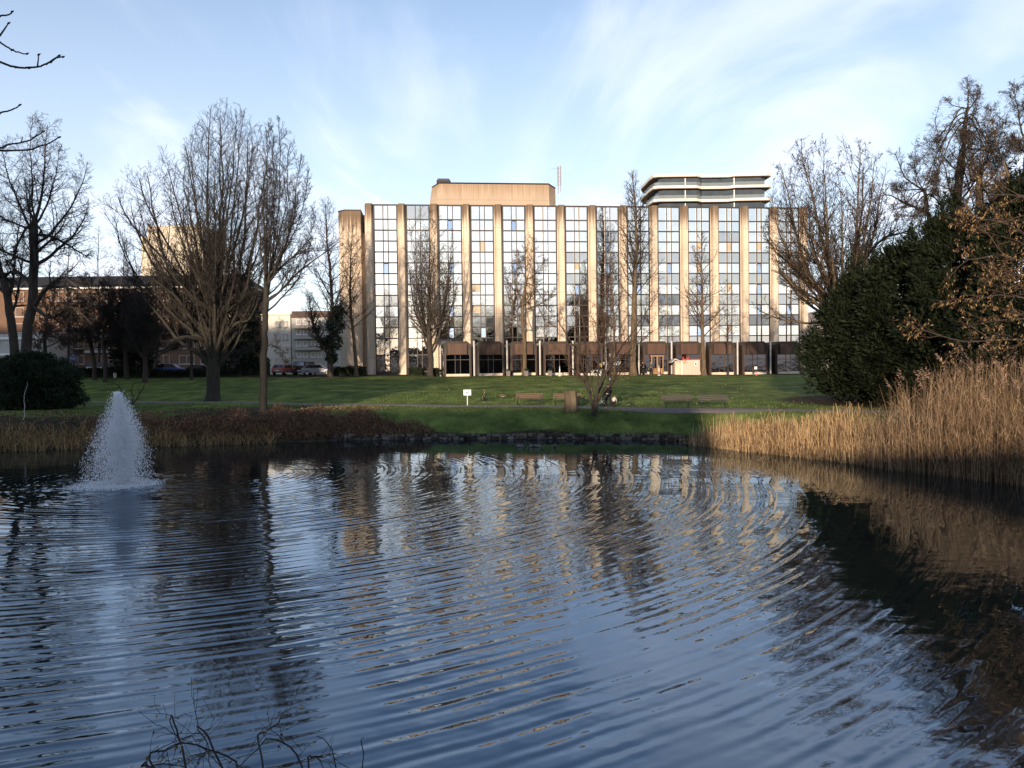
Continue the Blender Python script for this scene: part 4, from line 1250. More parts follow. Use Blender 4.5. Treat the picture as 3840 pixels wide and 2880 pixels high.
bare_tree('tallest bare tree before the office block, its tip above the roof near the white tower', 96, [(1367, 807), (1368, 700), (1370, 600), (1373, 520), (1370, 440), (1366, 370)], .42,
          [(366, 1358, 1376), (400, 1332, 1400), (450, 1322, 1416), (520, 1318, 1428), (600, 1312, 1445), (700, 1320, 1430)], 'leader', 37, n=(56, 9, 6), barks=(M_BARK4, M_TWIG), twig=0.011, up=(.6, .3, .2), ang=(42, 44, 45))
bare_tree('thin bare tree directly left of the tallest tree before the office block', 97, [(1325, 807), (1326, 730), (1321, 650), (1316, 580), (1318, 525)], .19,
          [(520, 1306, 1330), (580, 1284, 1352), (660, 1268, 1368), (735, 1280, 1362)], 'leader', 38, n=(30, 8, 6), barks=(M_BARK4, M_TWIG4), twig=0.011, up=(.4, .2, .1), ang=(48, 45, 45))
bare_tree('bare tree beside the little pale hut in front of the office block', 95.5, [(1521, 807), (1519, 740), (1517, 660), (1515, 570), (1518, 500)], .30,
          [(498, 1507, 1527), (540, 1480, 1556), (620, 1455, 1586), (700, 1458, 1592)], 'leader', 39, n=(38, 8, 6), barks=(M_BARK4, M_TWIG4), twig=0.011, up=(.4, .2, .1), ang=(50, 46, 45))
bare_tree('slim young bare tree in front of the ninth brown pavilion', 95, [(1573, 807), (1573, 740), (1572, 680), (1570, 604)], .10,
          [(602, 1562, 1580), (660, 1536, 1612), (740, 1542, 1606)], 'leader', 40, n=(24, 7, 6), barks=(M_BARK3, M_TWIG4), twig=0.010, up=(.4, .2, .1), ang=(48, 45, 45))
# two stemmed small tree on the near side of the path
y9 = gY(1284, 898)
bare_tree('small two-stemmed bare tree on the grassy bank, right of the stone block', y9, [(1284, 898), (1284, 880), (1286, 862)], [.16, .15, .13],
          [(560, 1285, 1330), (600, 1235, 1385), (660, 1205, 1425), (720, 1192, 1440), (770, 1215, 1400)], 'fan', 41, nst=8, n=(9, 6, 5), barks=(M_BARK3, M_TWIG4), twig=0.007, up=(.15, .1, 0), ang=(44, 46, 46), fork=.3, low=.05,
          extra=[([(1281, 885, 0), (1266, 820, 0), (1246, 755, -.3), (1205, 690, -.6)], .085), ([(1288, 870, 0), (1293, 795, .2), (1291, 720, .4), (1302, 640, .5)], .085), ([(1290, 845, 0), (1312, 800, -.2), (1352, 762, -.4), (1412, 715, -.6)], .075),
                 ([(1272, 845, 0), (1266, 780, .3), (1258, 700, .6), (1240, 620, .8)], .065), ([(1268, 830, 0), (1240, 800, -.4), (1215, 765, -.6), (1185, 735, -.8)], .05), ([(1300, 812, 0), (1345, 745, .3), (1385, 690, .5), (1420, 640, .5)], .055)])
# right hand trees
bare_tree('broad fan-shaped bare tree rising behind the yews at the right end of the office block', 60, [(1816, 800), (1815, 740), (1814, 690), (1816, 650)], [.5, .46, .42, .34],
          [(288, 1742, 1775), (312, 1690, 1880), (360, 1656, 1920), (430, 1640, 1942), (500, 1636, 1945), (580, 1662, 1920), (650, 1705, 1890)], 'fan', 42, nst=34, n=(12, 7, 6), barks=(M_BARK4, M_TWIG), twig=0.0095, up=(.5, .35, .25), ang=(34, 40, 45),
          fork=.6, low=.1, leafy=2600, leaf_size=.20, extra=[([(1808, 700, 0), (1768, 656, -1), (1727, 630, -2), (1684, 584, -3)], .2), ([(1832, 600, 0), (1905, 522, 1), (1955, 503, 2), (2000, 480, 2)], .12), ([(1806, 690, 0), (1750, 700, -2), (1690, 690, -3), (1640, 672, -3)], .12)])
bare_tree('tallest bare tree of the right group, straight trunk above the dark yews', 46, [(2056, 800), (2064, 500), (2073, 377), (2085, 294), (2092, 230)], [.26, .17, .13, .09, .06],
          [(152, 2096, 2112), (200, 2034, 2136), (260, 1988, 2166), (340, 1960, 2182), (420, 1950, 2192), (520, 1950, 2192), (600, 1960, 2180)], 'fan', 43, nst=24, n=(12, 8, 6), barks=(M_BARK2, M_TWIG), twig=0.007, up=(.3, .1, 0), ang=(50, 48, 46), fork=.72, low=.12, hvk=.35,
          leafy=1500, leaf_size=.13, extra=[([(2068, 480, 0), (2080, 380, 0), (2086, 300, 0), (2088, 250, 0)], .14)])
bare_tree('forked bare tree right of the straight-trunked tall tree above the yews', 43, [(2128, 800), (2122, 500), (2116, 430), (2112, 385)], [.28, .24, .2, .17],
          [(215, 2110, 2160), (270, 2080, 2200), (350, 2060, 2220), (430, 2050, 2230), (500, 2060, 2220)], 'fan', 44, nst=11, n=(12, 8, 6), barks=(M_BARK4, M_TWIG), twig=0.007, up=(.25, .1, 0), ang=(48, 48, 46), fork=.25, low=.05, leafy=900, leaf_size=.12)
bare_tree('thin bare tree with long limbs reaching left, beside the broad fan-shaped tree', 50, [(2030, 800), (2012, 510), (2003, 450), (1995, 408)], [.2, .16, .13, .10],
          [(330, 1940, 2010), (380, 1925, 2040), (440, 1915, 2060), (510, 1920, 2070), (560, 1940, 2060)], 'fan', 45, nst=9, n=(12, 7, 6), barks=(M_BARK2, M_TWIG), twig=0.0075, up=(.3, .15, .05), ang=(44, 46, 46), fork=.3, low=.05, leafy=700, leaf_size=.12,
          extra=[([(2004, 457, 0), (1966, 444, -.5), (1930, 425, -1), (1900, 424, -1.5)], .09), ([(1996, 412, 0), (1965, 395, 0), (1945, 370, 0), (1932, 330, 0)], .07)])
bare_tree('bare tree cut by the right edge of the view, crown hung with small seed clusters', 40, [(2238, 800), (2228, 500), (2222, 400), (2216, 300)], [.32, .27, .22, .15],
          [(126, 2190, 2235), (180, 2150, 2290), (280, 2126, 2315), (400, 2130, 2320), (520, 2140, 2310)], 'fan', 46, nst=16, n=(13, 8, 6), barks=(M_BARK4, M_TWIG), twig=0.0065, up=(.25, .1, 0), ang=(48, 48, 46), fork=.7, low=.05, leafy=2000, leaf_size=.11)

evergreen('leftmost and lowest of the dark yews, its skirt ending over the lawn', 50.0, [(592, 1836, 1846), (636, 1806, 1905), (690, 1768, 1925), (750, 1738, 1935), (820, 1752, 1935), (858, 1790, 1920)], 51, 300, 110, .62, .27, .055, trunk_x=1850, stems=2, spires=26, wob=.3)
evergreen('dark yew with stepped spiky top, second from the left of the yew group', 47.0, [(530, 1948, 1962), (566, 1896, 2014), (640, 1858, 2045), (720, 1845, 2065), (800, 1855, 2065), (868, 1880, 2040)], 52, 330, 110, .66, .27, .055, trunk_x=1955, spires=40, wob=.3)
evergreen('dark yew below the straight-trunked tall bare tree, third from the left of the yew group', 44.0, [(455, 2045, 2060), (494, 2014, 2104), (580, 1985, 2145), (680, 1958, 2185), (790, 1958, 2195), (872, 1980, 2185)], 53, 360, 110, .66, .26, .055, trunk_x=2080, spires=46, wob=.3)
evergreen('tallest dark yew at the right edge, behind the brown hanging leaves', 40.0, [(392, 2180, 2232), (452, 2146, 2278), (560, 2118, 2310), (700, 2100, 2320), (860, 2105, 2315)], 54, 380, 110, .62, .25, .055, trunk_x=2210, spires=36, wob=.3)
yb = gY(90, 884)
evergreen('dark rounded evergreen bush on the left lawn beside the path', yb, [(768, 25, 85), (785, 0, 148), (820, -14, 170), (860, -14, 175), (884, 8, 162)], 55, 420, 120, .45, .14, .06, name='evergreen_bush', trunk_x=85, mt=M_SHRUB, cat='bush', spires=0, stems=3, tr=.06)
evergreen('dense dark evergreen tree in front of the brick row, left of the huge multi-stemmed tree', 99, [(640, 275, 300), (670, 250, 325), (720, 240, 335), (775, 246, 330), (800, 255, 320)], 56, 110, 50, 1.0, .38, .16, name='evergreen_tree', trunk_x=288, mt=M_SHRUB, spires=0)
evergreen('dark evergreen tree behind the thick trunk of the huge multi-stemmed tree', 101, [(600, 490, 515), (640, 470, 545), (700, 462, 556), (760, 468, 560), (800, 480, 550)], 57, 110, 50, 1.0, .38, .16, name='evergreen_tree', trunk_x=512, mt=M_SHRUB, spires=0)


# brown leafed shrub overhanging the water on the right
def limbs_plant(name, label, cat, base, limbs, seed, mb, mt, n=(9, 6, 5), leaf=None, trunk=None, twig=.006, up=(-.1, -.2, -.3), lens=(.30, .4, .5), lmat=None, lsz=(.12, .03), droop=1.0, ang=(42, 44, 46), r_l=0.04):
    rng = np.random.default_rng(seed)
    root = thing(name, label, cat, base)
    parts = []
    EP, ER = [], []
    for pts, r0 in limbs:
        p, q = smooth_poly(pts, np.linspace(r0, max(r0 * .22, twig), len(pts)), 16, rng, r_l); EP.append(p); ER.append(q)
    EP = np.array(EP); ER = np.array(ER)
    tp = [tubes(EP, ER, 7)]
    if trunk is not None:
        p, q = smooth_poly(trunk[0], trunk[1], 14, rng, .03); tp.append(tubes(p[None], q[None], 8))
    V, Fc = merge(tp); np_obj('trunk' if cat == 'tree' else 'stems', V, Fc, mb, root, True, True)
    cp = []; P, R = EP, ER
    for k in range(len(n)):
        P, R = spawn(P, R, n[k], rng, .15, 1.0, ang[k], 13, lens[k], 6 - k, up[k], .14, .6, twig, .03, None, .12, 3.0, .4)
        cp.append(tubes(P, R, 4 if k == 0 else 3))
    V, Fc = merge(cp); np_obj('crown' if cat == 'tree' else 'twigs', V, Fc, mt, root, True, True)
    if leaf:
        tips = P.reshape(-1, 3); sel = tips[rng.integers(0, len(tips), leaf)]
        V, Q = leaves(sel, rng, lsz[0], lsz[1], droop); np_obj('leaves', V, Q, lmat or M_CATK, root, False, True)
    return root


Yh = 26.5
bx = 20.6; bz = h(bx, Yh)
def Q3(x, y, dy=0): 
    return tuple(O(x, y, Yh + dy))
hz0 = (bx, Yh, bz - .1)
limbs_plant('hazel_tree', 'overhanging hazel with dry brown hanging leaves at the right edge, in front of the yews', 'tree', (bx, Yh, bz),
            [([(bx, Yh, bz), Q3(2330, 640), Q3(2200, 500), Q3(2105, 470)], .07), ([(bx, Yh, bz), Q3(2320, 660), Q3(2190, 560), Q3(2085, 560)], .07),
             ([(bx, Yh, bz + .3), Q3(2310, 700), Q3(2180, 640), Q3(2095, 655)], .06), ([(bx, Yh, bz + .4), Q3(2340, 760), Q3(2215, 735), Q3(2080, 735), Q3(1978, 708)], .055),
             ([(bx, Yh, bz), Q3(2350, 560), Q3(2240, 440), Q3(2150, 420)], .07), ([(bx, Yh, bz + .2), Q3(2330, 730), Q3(2230, 690), Q3(2120, 700)], .05), ([(bx, Yh, bz + .2), Q3(2320, 700, 1), Q3(2230, 600, 1), Q3(2150, 600, 1)], .05)],
            61, M_BARK3, M_TWIG4, n=(11, 8, 5), leaf=3000, twig=.0045, lens=(.26, .4, .5), lsz=(.13, .035), r_l=.02)

# tree whose branches hang into the picture at the upper left
nx_, ny_ = -8.2, 3.0
def Q6(x, y, Y=6.0): return tuple(U(x, y, Y))
nb = thing('overhanging_tree', 'near bare tree whose budded twigs hang in at the upper left corner', 'tree', (nx_, ny_, h(nx_, ny_)))
mbt = MB(); zt0 = h(nx_, ny_)
mbt.tube([(nx_, ny_, zt0 - .1), (nx_ + .1, ny_ + .1, zt0 + 2.5), (nx_ - .1, ny_ + .2, zt0 + 5), (nx_, ny_ + .2, zt0 + 8)], [.24, .2, .17, .1], 9)
mbt.build('trunk', M_BARK3, nb, True, True)
mbt = MB()
tr0 = (nx_ + .05, ny_ + .12, zt0 + 4.0); tr1 = (nx_, ny_ + .2, zt0 + 2.6)
def twig(st, pts, r):
    P = [st, Q6(-260, pts[0][1] - 60)] + [Q6(*p) for p in pts]
    n_ = len(P); rr_ = [.022, .014] + [r * (1 - .6 * i / (n_ - 2)) for i in range(n_ - 2)]
    mid_ = Vector(P[0]).lerp(Vector(P[1]), .5) + Vector((0, .1, .22)); P.insert(1, tuple(mid_)); rr_.insert(1, .018)
    q_, w_ = smooth_poly(P, rr_, 8 * len(P), np.random.default_rng(len(P)), .0015)
    mbt.tube([Vector(p_) for p_ in q_], [float(v_) for v_ in w_], 5)
twig(tr0, [(-40, 212), (0, 232), (45, 250), (110, 256), (140, 252), (180, 240), (215, 222), (236, 214)], .010)
mbt.tube([Q6(140, 252), Q6(143, 228), Q6(145, 205)], [.006, .005, .004], 5)
mbt.tube([Q6(172, 243), Q6(200, 222), Q6(221, 209)], [.006, .005, .004], 5)
twig(tr0, [(-40, 54), (0, 51), (30, 50), (45, 44)], .008)
mbt.tube([Q6(-60, 190), Q6(0, 133), (Vector(Q6(15, 112))), Q6(32, 87)], [.009, .007, .006, .004], 5)
twig(tr0, [(-60, 110), (0, 160), (45, 188), (80, 199), (101, 202)], .008)
twig(tr1, [(-40, 425), (0, 415), (40, 408), (74, 394)], .008)
twig(tr1, [(-40, 566), (0, 552), (40, 542), (90, 533), (130, 515), (162, 494)], .009)
twig(tr1, [(-40, 565), (0, 562), (100, 564), (150, 548), (185, 538), (222, 515)], .009)
mbt.tube([Q6(78, 537), Q6(82, 523), Q6(86, 512)], [.005, .004, .003], 4)
for (x, y) in ((236, 214), (221, 209), (145, 205), (45, 44), (101, 202), (74, 394), (162, 494), (222, 515), (32, 87), (60, 253), (110, 256), (190, 234), (45, 188)):
    c = Vector(Q6(x, y)); mbt.tube([c + Vector((-.01, 0, -.004)), c, c + Vector((.016, 0, .008))], [.004, .0085, .002], 5)
mbt.build('branches', M_TWIG2, nb, True, True)

# brambles in the foreground
def F3(px, py, Y): return tuple(U(px, py, Y))
fb = (-1.55, 3.3, h(-1.55, 3.3))
bl = []
for pts in ([(700, 3050, 3.3), (560, 2850, 3.5), (620, 2815, 3.6), (700, 2790, 3.7), (760, 2810, 3.6), (840, 2890, 3.4)],
            [(740, 3050, 3.3), (690, 2800, 3.5), (665, 2700, 3.55), (655, 2670, 3.6), (640, 2720, 3.6), (680, 2790, 3.6)],
            [(900, 3050, 3.3), (800, 2800, 3.6), (745, 2735, 3.7), (720, 2740, 3.7), (760, 2790, 3.6), (790, 2880, 3.5)],
            [(960, 3050, 3.3), (985, 2870, 3.5), (965, 2760, 3.7), (1010, 2740, 3.8), (1050, 2700, 3.8), (1062, 2670, 3.8)],
            [(1160, 3080, 3.3), (1130, 2870, 3.6), (1060, 2785, 3.7), (990, 2780, 3.7), (930, 2830, 3.6), (880, 2890, 3.5)],
            [(760, 3080, 3.3), (880, 2880, 3.5), (800, 2820, 3.6), (700, 2795, 3.6), (620, 2800, 3.7), (590, 2850, 3.6)],
            [(1190, 3080, 3.4), (1150, 2860, 3.7), (1175, 2835, 3.7), (1200, 2840, 3.7), (1215, 2860, 3.7), (1220, 2890, 3.6)],
            [(560, 3050, 3.3), (555, 2870, 3.4), (540, 2870, 3.5), (600, 2868, 3.5), (660, 2870, 3.6), (700, 2878, 3.6)]):
    bl.append(([F3(*p) for p in pts], .0055))
limbs_plant('bramble', 'tangled leafless brown bramble in the foreground at the lower left of the water', 'shrub', fb, bl, 71, M_TWIG2, M_TWIG2, n=(4, 3), twig=.0016, up=(.0, .0), lens=(.22, .35), ang=(45, 45), r_l=.006,
            leaf=90, lsz=(.02, .012), lmat=M_SEDGE)
for i, pts in enumerate(([(1265, 3050, 3.4), (1260, 2880, 3.5), (1245, 2810, 3.6), (1215, 2770, 3.7), (1188, 2761, 3.7)], [(1345, 3050, 3.4), (1358, 2880, 3.5), (1364, 2830, 3.5), (1356, 2790, 3.6), (1354, 2774, 3.6), (1364, 2765, 3.6)])):
    p = F3(*pts[0])
    t = thing('dry_stalk', ['single dry stalk bending left in the foreground, right of the bramble', 'single upright dry stalk with hooked tip in the foreground'][i], 'stalk', (p[0], p[1], h(p[0], p[1])), 0, 'dry stalks at the near bank')
    mb = MB(); P = [F3(*q) for q in pts]; mb.tube([(P[0][0], P[0][1], h(P[0][0], P[0][1]) - .02)] + P, [.004] + [.0035 * (1 - .55 * k / len(P)) for k in range(len(P))], 5)
    mb.build('stem', M_TWIG2, t, True, True)

# saplings on the left bank
for i, (bx_, by_, lim, r0, lab) in enumerate([
        (500, 1516, [[(500, 1516), (520, 1490), (540, 1440), (560, 1395)], [(500, 1510), (492, 1480), (490, 1450), (520, 1432)], [(498, 1512), (470, 1475), (440, 1440), (395, 1432)]], .07, 'young forked bare sapling on the lawn behind the fountain'),
        (80, 1580, [[(80, 1580), (84, 1530), (92, 1480), (102, 1432)]], .022, 'thin pale sapling in front of the dark rounded bush'),
        (550, 1580, [[(548, 1572), (550, 1550), (549, 1530), (542, 1518)]], .015, 'short thin sapling among the sedge right of the fountain')]):
    p = G(bx_, by_)
    lims = [([tuple(U(x, y, p.y)) for x, y in q], r0) for q in lim]
    for l in lims: l[0][0] = (l[0][0][0], p.y, h(l[0][0][0], p.y) - .05)
    limbs_plant('sapling', lab, 'tree', p, lims, 80 + i, M_BARK2 if i != 1 else M_PIPE, M_TWIG2, n=(4, 3) if i == 0 else (2, 2), twig=.006, up=(.2, .1), lens=(.3, .4), ang=(40, 40))


# ------------------------------------------------------------------ hedges and low bushes
def hedge(label, a, c, hgt, dep, seed, mt=M_HEDGE, n=2600, name='hedge', ln=.2, group=None):
    rng = np.random.default_rng(seed)
    a = Vector(a); c = Vector(c); d = (c - a); ln_ = d.length; d.normalize(); nrm = Vector((-d.y, d.x, 0))
    root = thing(name, label, 'hedge', a, 0, group)
    t = rng.random(n); s = rng.random(n)
    zz = np.sqrt(rng.random(n)) * hgt; off = rng.uniform(-.5, .5, n) * dep
    face = rng.random(n)
    off = np.where(face < .55, -.5 * dep + rng.normal(0, .08, n), off); zz = np.where(face > .75, hgt + rng.normal(0, .09, n) + .08 * np.sin(t * 17), zz)
    P = np.array([tuple(a)]) + t[:, None] * np.array([tuple(d * ln_)]) + off[:, None] * np.array([tuple(nrm)])
    P[:, 2] = H(P[:, 0], P[:, 1]) + zz
    D = np.stack([rng.normal(0, .5, n), -np.abs(rng.normal(.5, .5, n)), rng.normal(.5, .5, n)], -1)
    V, Q = leaves(P, rng, ln, ln * .55, 0, D); np_obj('foliage', V, Q, mt, root, False, True)
    mb = MB(); q = a + nrm * (-dep * .36); q2 = c + nrm * (dep * .4)
    # woody core that the leaves hide
    k = max(2, int(ln_ / 3))
    for i in range(k):
        u0 = a + d * (ln_ * (i + .02) / k); u1 = a + d * (ln_ * (i + .98) / k)
        zb = min(h(u0.x, u0.y), h(u1.x, u1.y))
        mb.add([tuple(u0 - nrm * dep * .33 + Vector((0, 0, zb - u0.z - .1))), tuple(u1 - nrm * dep * .33 + Vector((0, 0, zb - u1.z - .1))), tuple(u1 + nrm * dep * .33 + Vector((0, 0, zb - u1.z - .1))), tuple(u0 + nrm * dep * .33 + Vector((0, 0, zb - u0.z - .1))),
                tuple(u0 - nrm * dep * .3 + Vector((0, 0, zb - u0.z + hgt * .88))), tuple(u1 - nrm * dep * .3 + Vector((0, 0, zb - u1.z + hgt * .88))), tuple(u1 + nrm * dep * .3 + Vector((0, 0, zb - u1.z + hgt * .88))), tuple(u0 + nrm * dep * .3 + Vector((0, 0, zb - u0.z + hgt * .88)))],
               [(0, 3, 2, 1), (4, 5, 6, 7), (0, 1, 5, 4), (1, 2, 6, 5), (2, 3, 7, 6), (3, 0, 4, 7)])
    mb.build('stems', M_HEDGE, root, True)
    return root


hedge('long dark hedge along the road behind the left lawn', B(-120, 97.5), B(560, 97.5), 1.05, 1.2, 91, n=9000)
hedge('dark hedge in front of the parked cars, behind the huge multi-stemmed tree', B(565, 98.2), B(905, 98.2), 0.75, 1.0, 92, n=4200)
hedge('clipped dark hedge at the foot of the beige end wing', B(1253, 99.0), B(1374, 98.6), 0.95, 1.2, 93, n=2400)
hedge('low dark hedge left of the stout broom-shaped tree', B(1538, 98.0), B(1590, 97.6), 0.8, 1.0, 94, n=1300)
hedge('low dark hedge between the stout broom-shaped tree and the first brown pavilion', B(1622, 97.2), B(1660, 97.2), 0.8, 1.0, 95, n=1000)
# low scrub at the roadside between hedge and houses
hedge('scruffy dark shrubs beside the parked cars in front of the white house', B(905, 101), B(1010, 101), 2.0, 1.6, 96, M_SHRUB, n=2200, name='shrub_row', ln=.28)


# ------------------------------------------------------------------ reeds and bank vegetation (nobody could count the stalks)
def along_shore(x0y0, x1y1, n, o0, o1, rng):
    """points along the shoreline polyline between two shoreline points, offset inland by o0..o1"""
    pts = [p for p in SHORE]
    P = np.array(pts, float)
    seg = np.hypot(*np.diff(P, axis=0).T); cum = np.concatenate([[0], np.cumsum(seg)])
    def par(q): 
        i = np.argmin(np.hypot(P[:, 0] - q[0], P[:, 1] - q[1])); return cum[i]
    s = rng.uniform(par(x0y0), par(x1y1), n)
    i = np.clip(np.searchsorted(cum, s) - 1, 0, len(seg) - 1); f = (s - cum[i]) / seg[i]
    p = P[i] + (P[i + 1] - P[i]) * f[:, None]
    d = (P[i + 1] - P[i]) / seg[i][:, None]; nr = np.stack([-d[:, 1], d[:, 0]], 1)
    o = rng.uniform(o0, o1, n)
    q = p + nr * o[:, None]
    q += rng.normal(0, .12, q.shape)
    return q, o, s


def lumps(q, sc, rng, seed):
    a = np.sin(q[:, 0] * sc + seed) + np.sin(q[:, 1] * sc * 1.3 + seed * 2.1) + np.sin((q[:, 0] + q[:, 1]) * sc * 2.1 + seed * .7)
    return a / 3


rng = np.random.default_rng(101)
# bulrush belt, knee to head high
q, o, s = along_shore((10.2, 42.6), (16.2, 32.2), 17000, -1.7, 1.9, rng)
ok = (q[:, 1] < 40.7 - 1.8 * rng.random(len(q)) ** 2) | (rng.random(len(q)) < .06); q, o = q[ok], o[ok]
lm = lumps(q, 1.1, rng, 3); hgt = 1.55 * (1 + .38 * lm) * rng.uniform(.45, 1.2, len(q)); hgt *= np.interp(o, [-1.7, -.6, 1.9], [.55, 1, .9])
hgt *= np.interp(q[:, 1], [32, 36, 41, 42.6], [.85, .95, .85, .45])
base = np.stack([q[:, 0], q[:, 1], np.maximum(H(q[:, 0], q[:, 1]), -.1) - .05], -1)
lean = np.abs(rng.normal(.12, .14, len(q)))
parts = [blades(base, hgt, lean, np.full(len(q), .026), rng, 4)[:2]]
m = rng.random(len(q)) < .42                                           # broken stalks lying across
parts.append(blades(base[m] + np.array([0, 0, .35]) * rng.random((m.sum(), 1)), hgt[m] * .8, rng.uniform(.7, 1.5, m.sum()), np.full(m.sum(), .022), rng, 4, .55)[:2])
V, Fc = merge(parts)
tag(np_obj('bulrushes', V, Fc, M_REED), 'straw-coloured bulrush belt at the water edge in front of the yews', 'reeds', None, 'stuff')
# tall reed
q, o, s = along_shore((16.2, 32.2), (23, 10), 15000, -2.3, 2.6, rng)
lm = lumps(q, .9, rng, 5); hgt = 3.85 * (1 + .18 * lm) * rng.uniform(.5, 1.15, len(q)); hgt *= np.interp(o, [-2.3, -.8, 2.6], [.62, 1, 1])
hgt *= np.interp(q[:, 1], [18, 24, 28.5, 30.8, 32.6], [.95, 1.0, 1.0, .95, .62])
base = np.stack([q[:, 0], q[:, 1], np.maximum(H(q[:, 0], q[:, 1]), -.1) - .05], -1)
lean = np.abs(rng.normal(.12, .15, len(q)))
v1, f1, tip, dd = blades(base, hgt, lean, np.full(len(q), .015), rng, 5)
parts = [(v1, f1)]
for k in range(3):
    fr_ = rng.uniform(.15, .92, len(q)); m = rng.random(len(q)) < .85
    st = base * (1 - fr_[:, None]) + tip * fr_[:, None]
    parts.append(blades(st[m], rng.uniform(.25, .6, m.sum()), rng.uniform(.4, 1.5, m.sum()), np.full(m.sum(), .020), rng, 4, .5)[:2])
V, Fc = merge(parts)
tag(np_obj('reeds', V, Fc, M_REED2), 'tall dry brown reed bed at the right edge of the pond', 'reeds', None, 'stuff')
m = np.where((rng.random(len(q)) < .10) & (hgt > 3.55))[0]
C = np.repeat(tip[m], 26, 0); tt = np.tile(np.linspace(0, 1, 26), len(m))[:, None]
C = C + np.repeat(dd[m], 26, 0) * tt * .22 + np.array([0, 0, 1.0]) * (tt - .35) * .36 + rng.normal(0, .02, C.shape)
V, Q = leaves(C, rng, .11, .022, .2, np.repeat(dd[m], 26, 0) * .8 + np.array([0, 0, .5]))
tag(np_obj('reed_plumes', V, Q, M_PLUME), 'feathery seed plumes nodding over the tall reed bed', 'reed plumes', None, 'stuff')
# sedge along the left bank
q, o, s = along_shore((-80, 38), (-14, 45), 17000, -.9, 3.2, rng)
ok = (q[:, 0] > -48) & (rng.random(len(q)) < np.interp(o, [-.9, .5, 3.2], [1, 1, .25])); q, o = q[ok], o[ok]
lm = lumps(q, .8, rng, 7); hgt = .95 * (1 + .35 * lm) * rng.uniform(.5, 1.15, len(q)) * np.interp(q[:, 0], [-34, -25, -14], [1.15, 1.0, .8])
base = np.stack([q[:, 0], q[:, 1], np.maximum(H(q[:, 0], q[:, 1]), -.1) - .05], -1)
V, Q, _, _ = blades(base, hgt, np.abs(rng.normal(.45, .3, len(q))), np.full(len(q), .028), rng, 4, .35)
tag(np_obj('sedge', V, Q, M_SEDGE), 'brown withered sedge fringe along the left bank', 'sedge', None, 'stuff')
# bramble thicket: short arching canes and dry leaves
parts = []
for (cx, cy, rx, ry_, hz_, n_) in ((-9.6, 47.6, 2.6, 1.7, 1.05, 5000), (-13.2, 47.3, 3.2, 1.7, 1.2, 5500), (-17.3, 46.6, 3.0, 1.6, 1.05, 4200), (-6.6, 47.0, 1.8, 1.0, .6, 1700), (-22, 46.2, 3.5, 1.4, .8, 3000)):
    a = rng.uniform(0, 6.28, n_); rr = np.sqrt(rng.random(n_))
    x = cx + rx * rr * np.cos(a); y = cy + ry_ * rr * np.sin(a)
    bump_ = np.sqrt(np.maximum(1 - rr ** 2, .02)) * hz_ * (1 + .35 * np.sin(x * 2.3 + y))
    z = H(x, y) + bump_ * rng.random(n_) ** .5
    P = np.stack([x, y, z], -1)
    parts.append(leaves(P, rng, .22, .035, .1))
    parts.append(blades(np.stack([x, y, H(x, y)], -1)[:n_ // 3], (bump_ * 1.1)[:n_ // 3], rng.uniform(.3, 1.2, n_ // 3), np.full(n_ // 3, .018), rng, 5, .5)[:2])
V, Fc = merge(parts)
tag(np_obj('bramble_thicket', V, Fc, M_BRACK), 'reddish brown bramble thicket on the left bank beside the stone edging', 'brambles', None, 'stuff')
# leaf litter and dead stems under the trees of the left bank
n_ = 5000
x = rng.uniform(-44, -9, n_); y = np.interp(x, _sx, _sy) + rng.uniform(2, 12, n_)
V, Q = leaves(np.stack([x, y, H(x, y) + .03], -1), rng, .14, .07, 0.0, np.stack([rng.normal(0, 1, n_), rng.normal(0, 1, n_), rng.normal(.1, .2, n_)], -1))
tag(np_obj('leaf_litter', V, Q, M_BRACK), 'dead leaves and stems scattered under the trees of the left bank', 'leaf litter', None, 'stuff')

n_ = 1300
x = rng.uniform(-34, 32, n_); y = np.interp(x, _sx, _sy) + 1.5 + rng.random(n_) * 48; ok = (y < 97) & (np.abs(y - np.interp(x, _px, _py)) > 1.3); x, y = x[ok], y[ok]; n_ = len(x)
V, Q = leaves(np.stack([x, y, H(x, y) + .05], -1), rng, .11, .07, 0.0, np.stack([rng.normal(0, 1, n_), rng.normal(0, 1, n_), rng.normal(.15, .2, n_)], -1))
tag(np_obj('fallen_leaves', V, Q, M_CATK), 'dry fallen leaves lying scattered on the lawn', 'leaf litter', None, 'stuff')
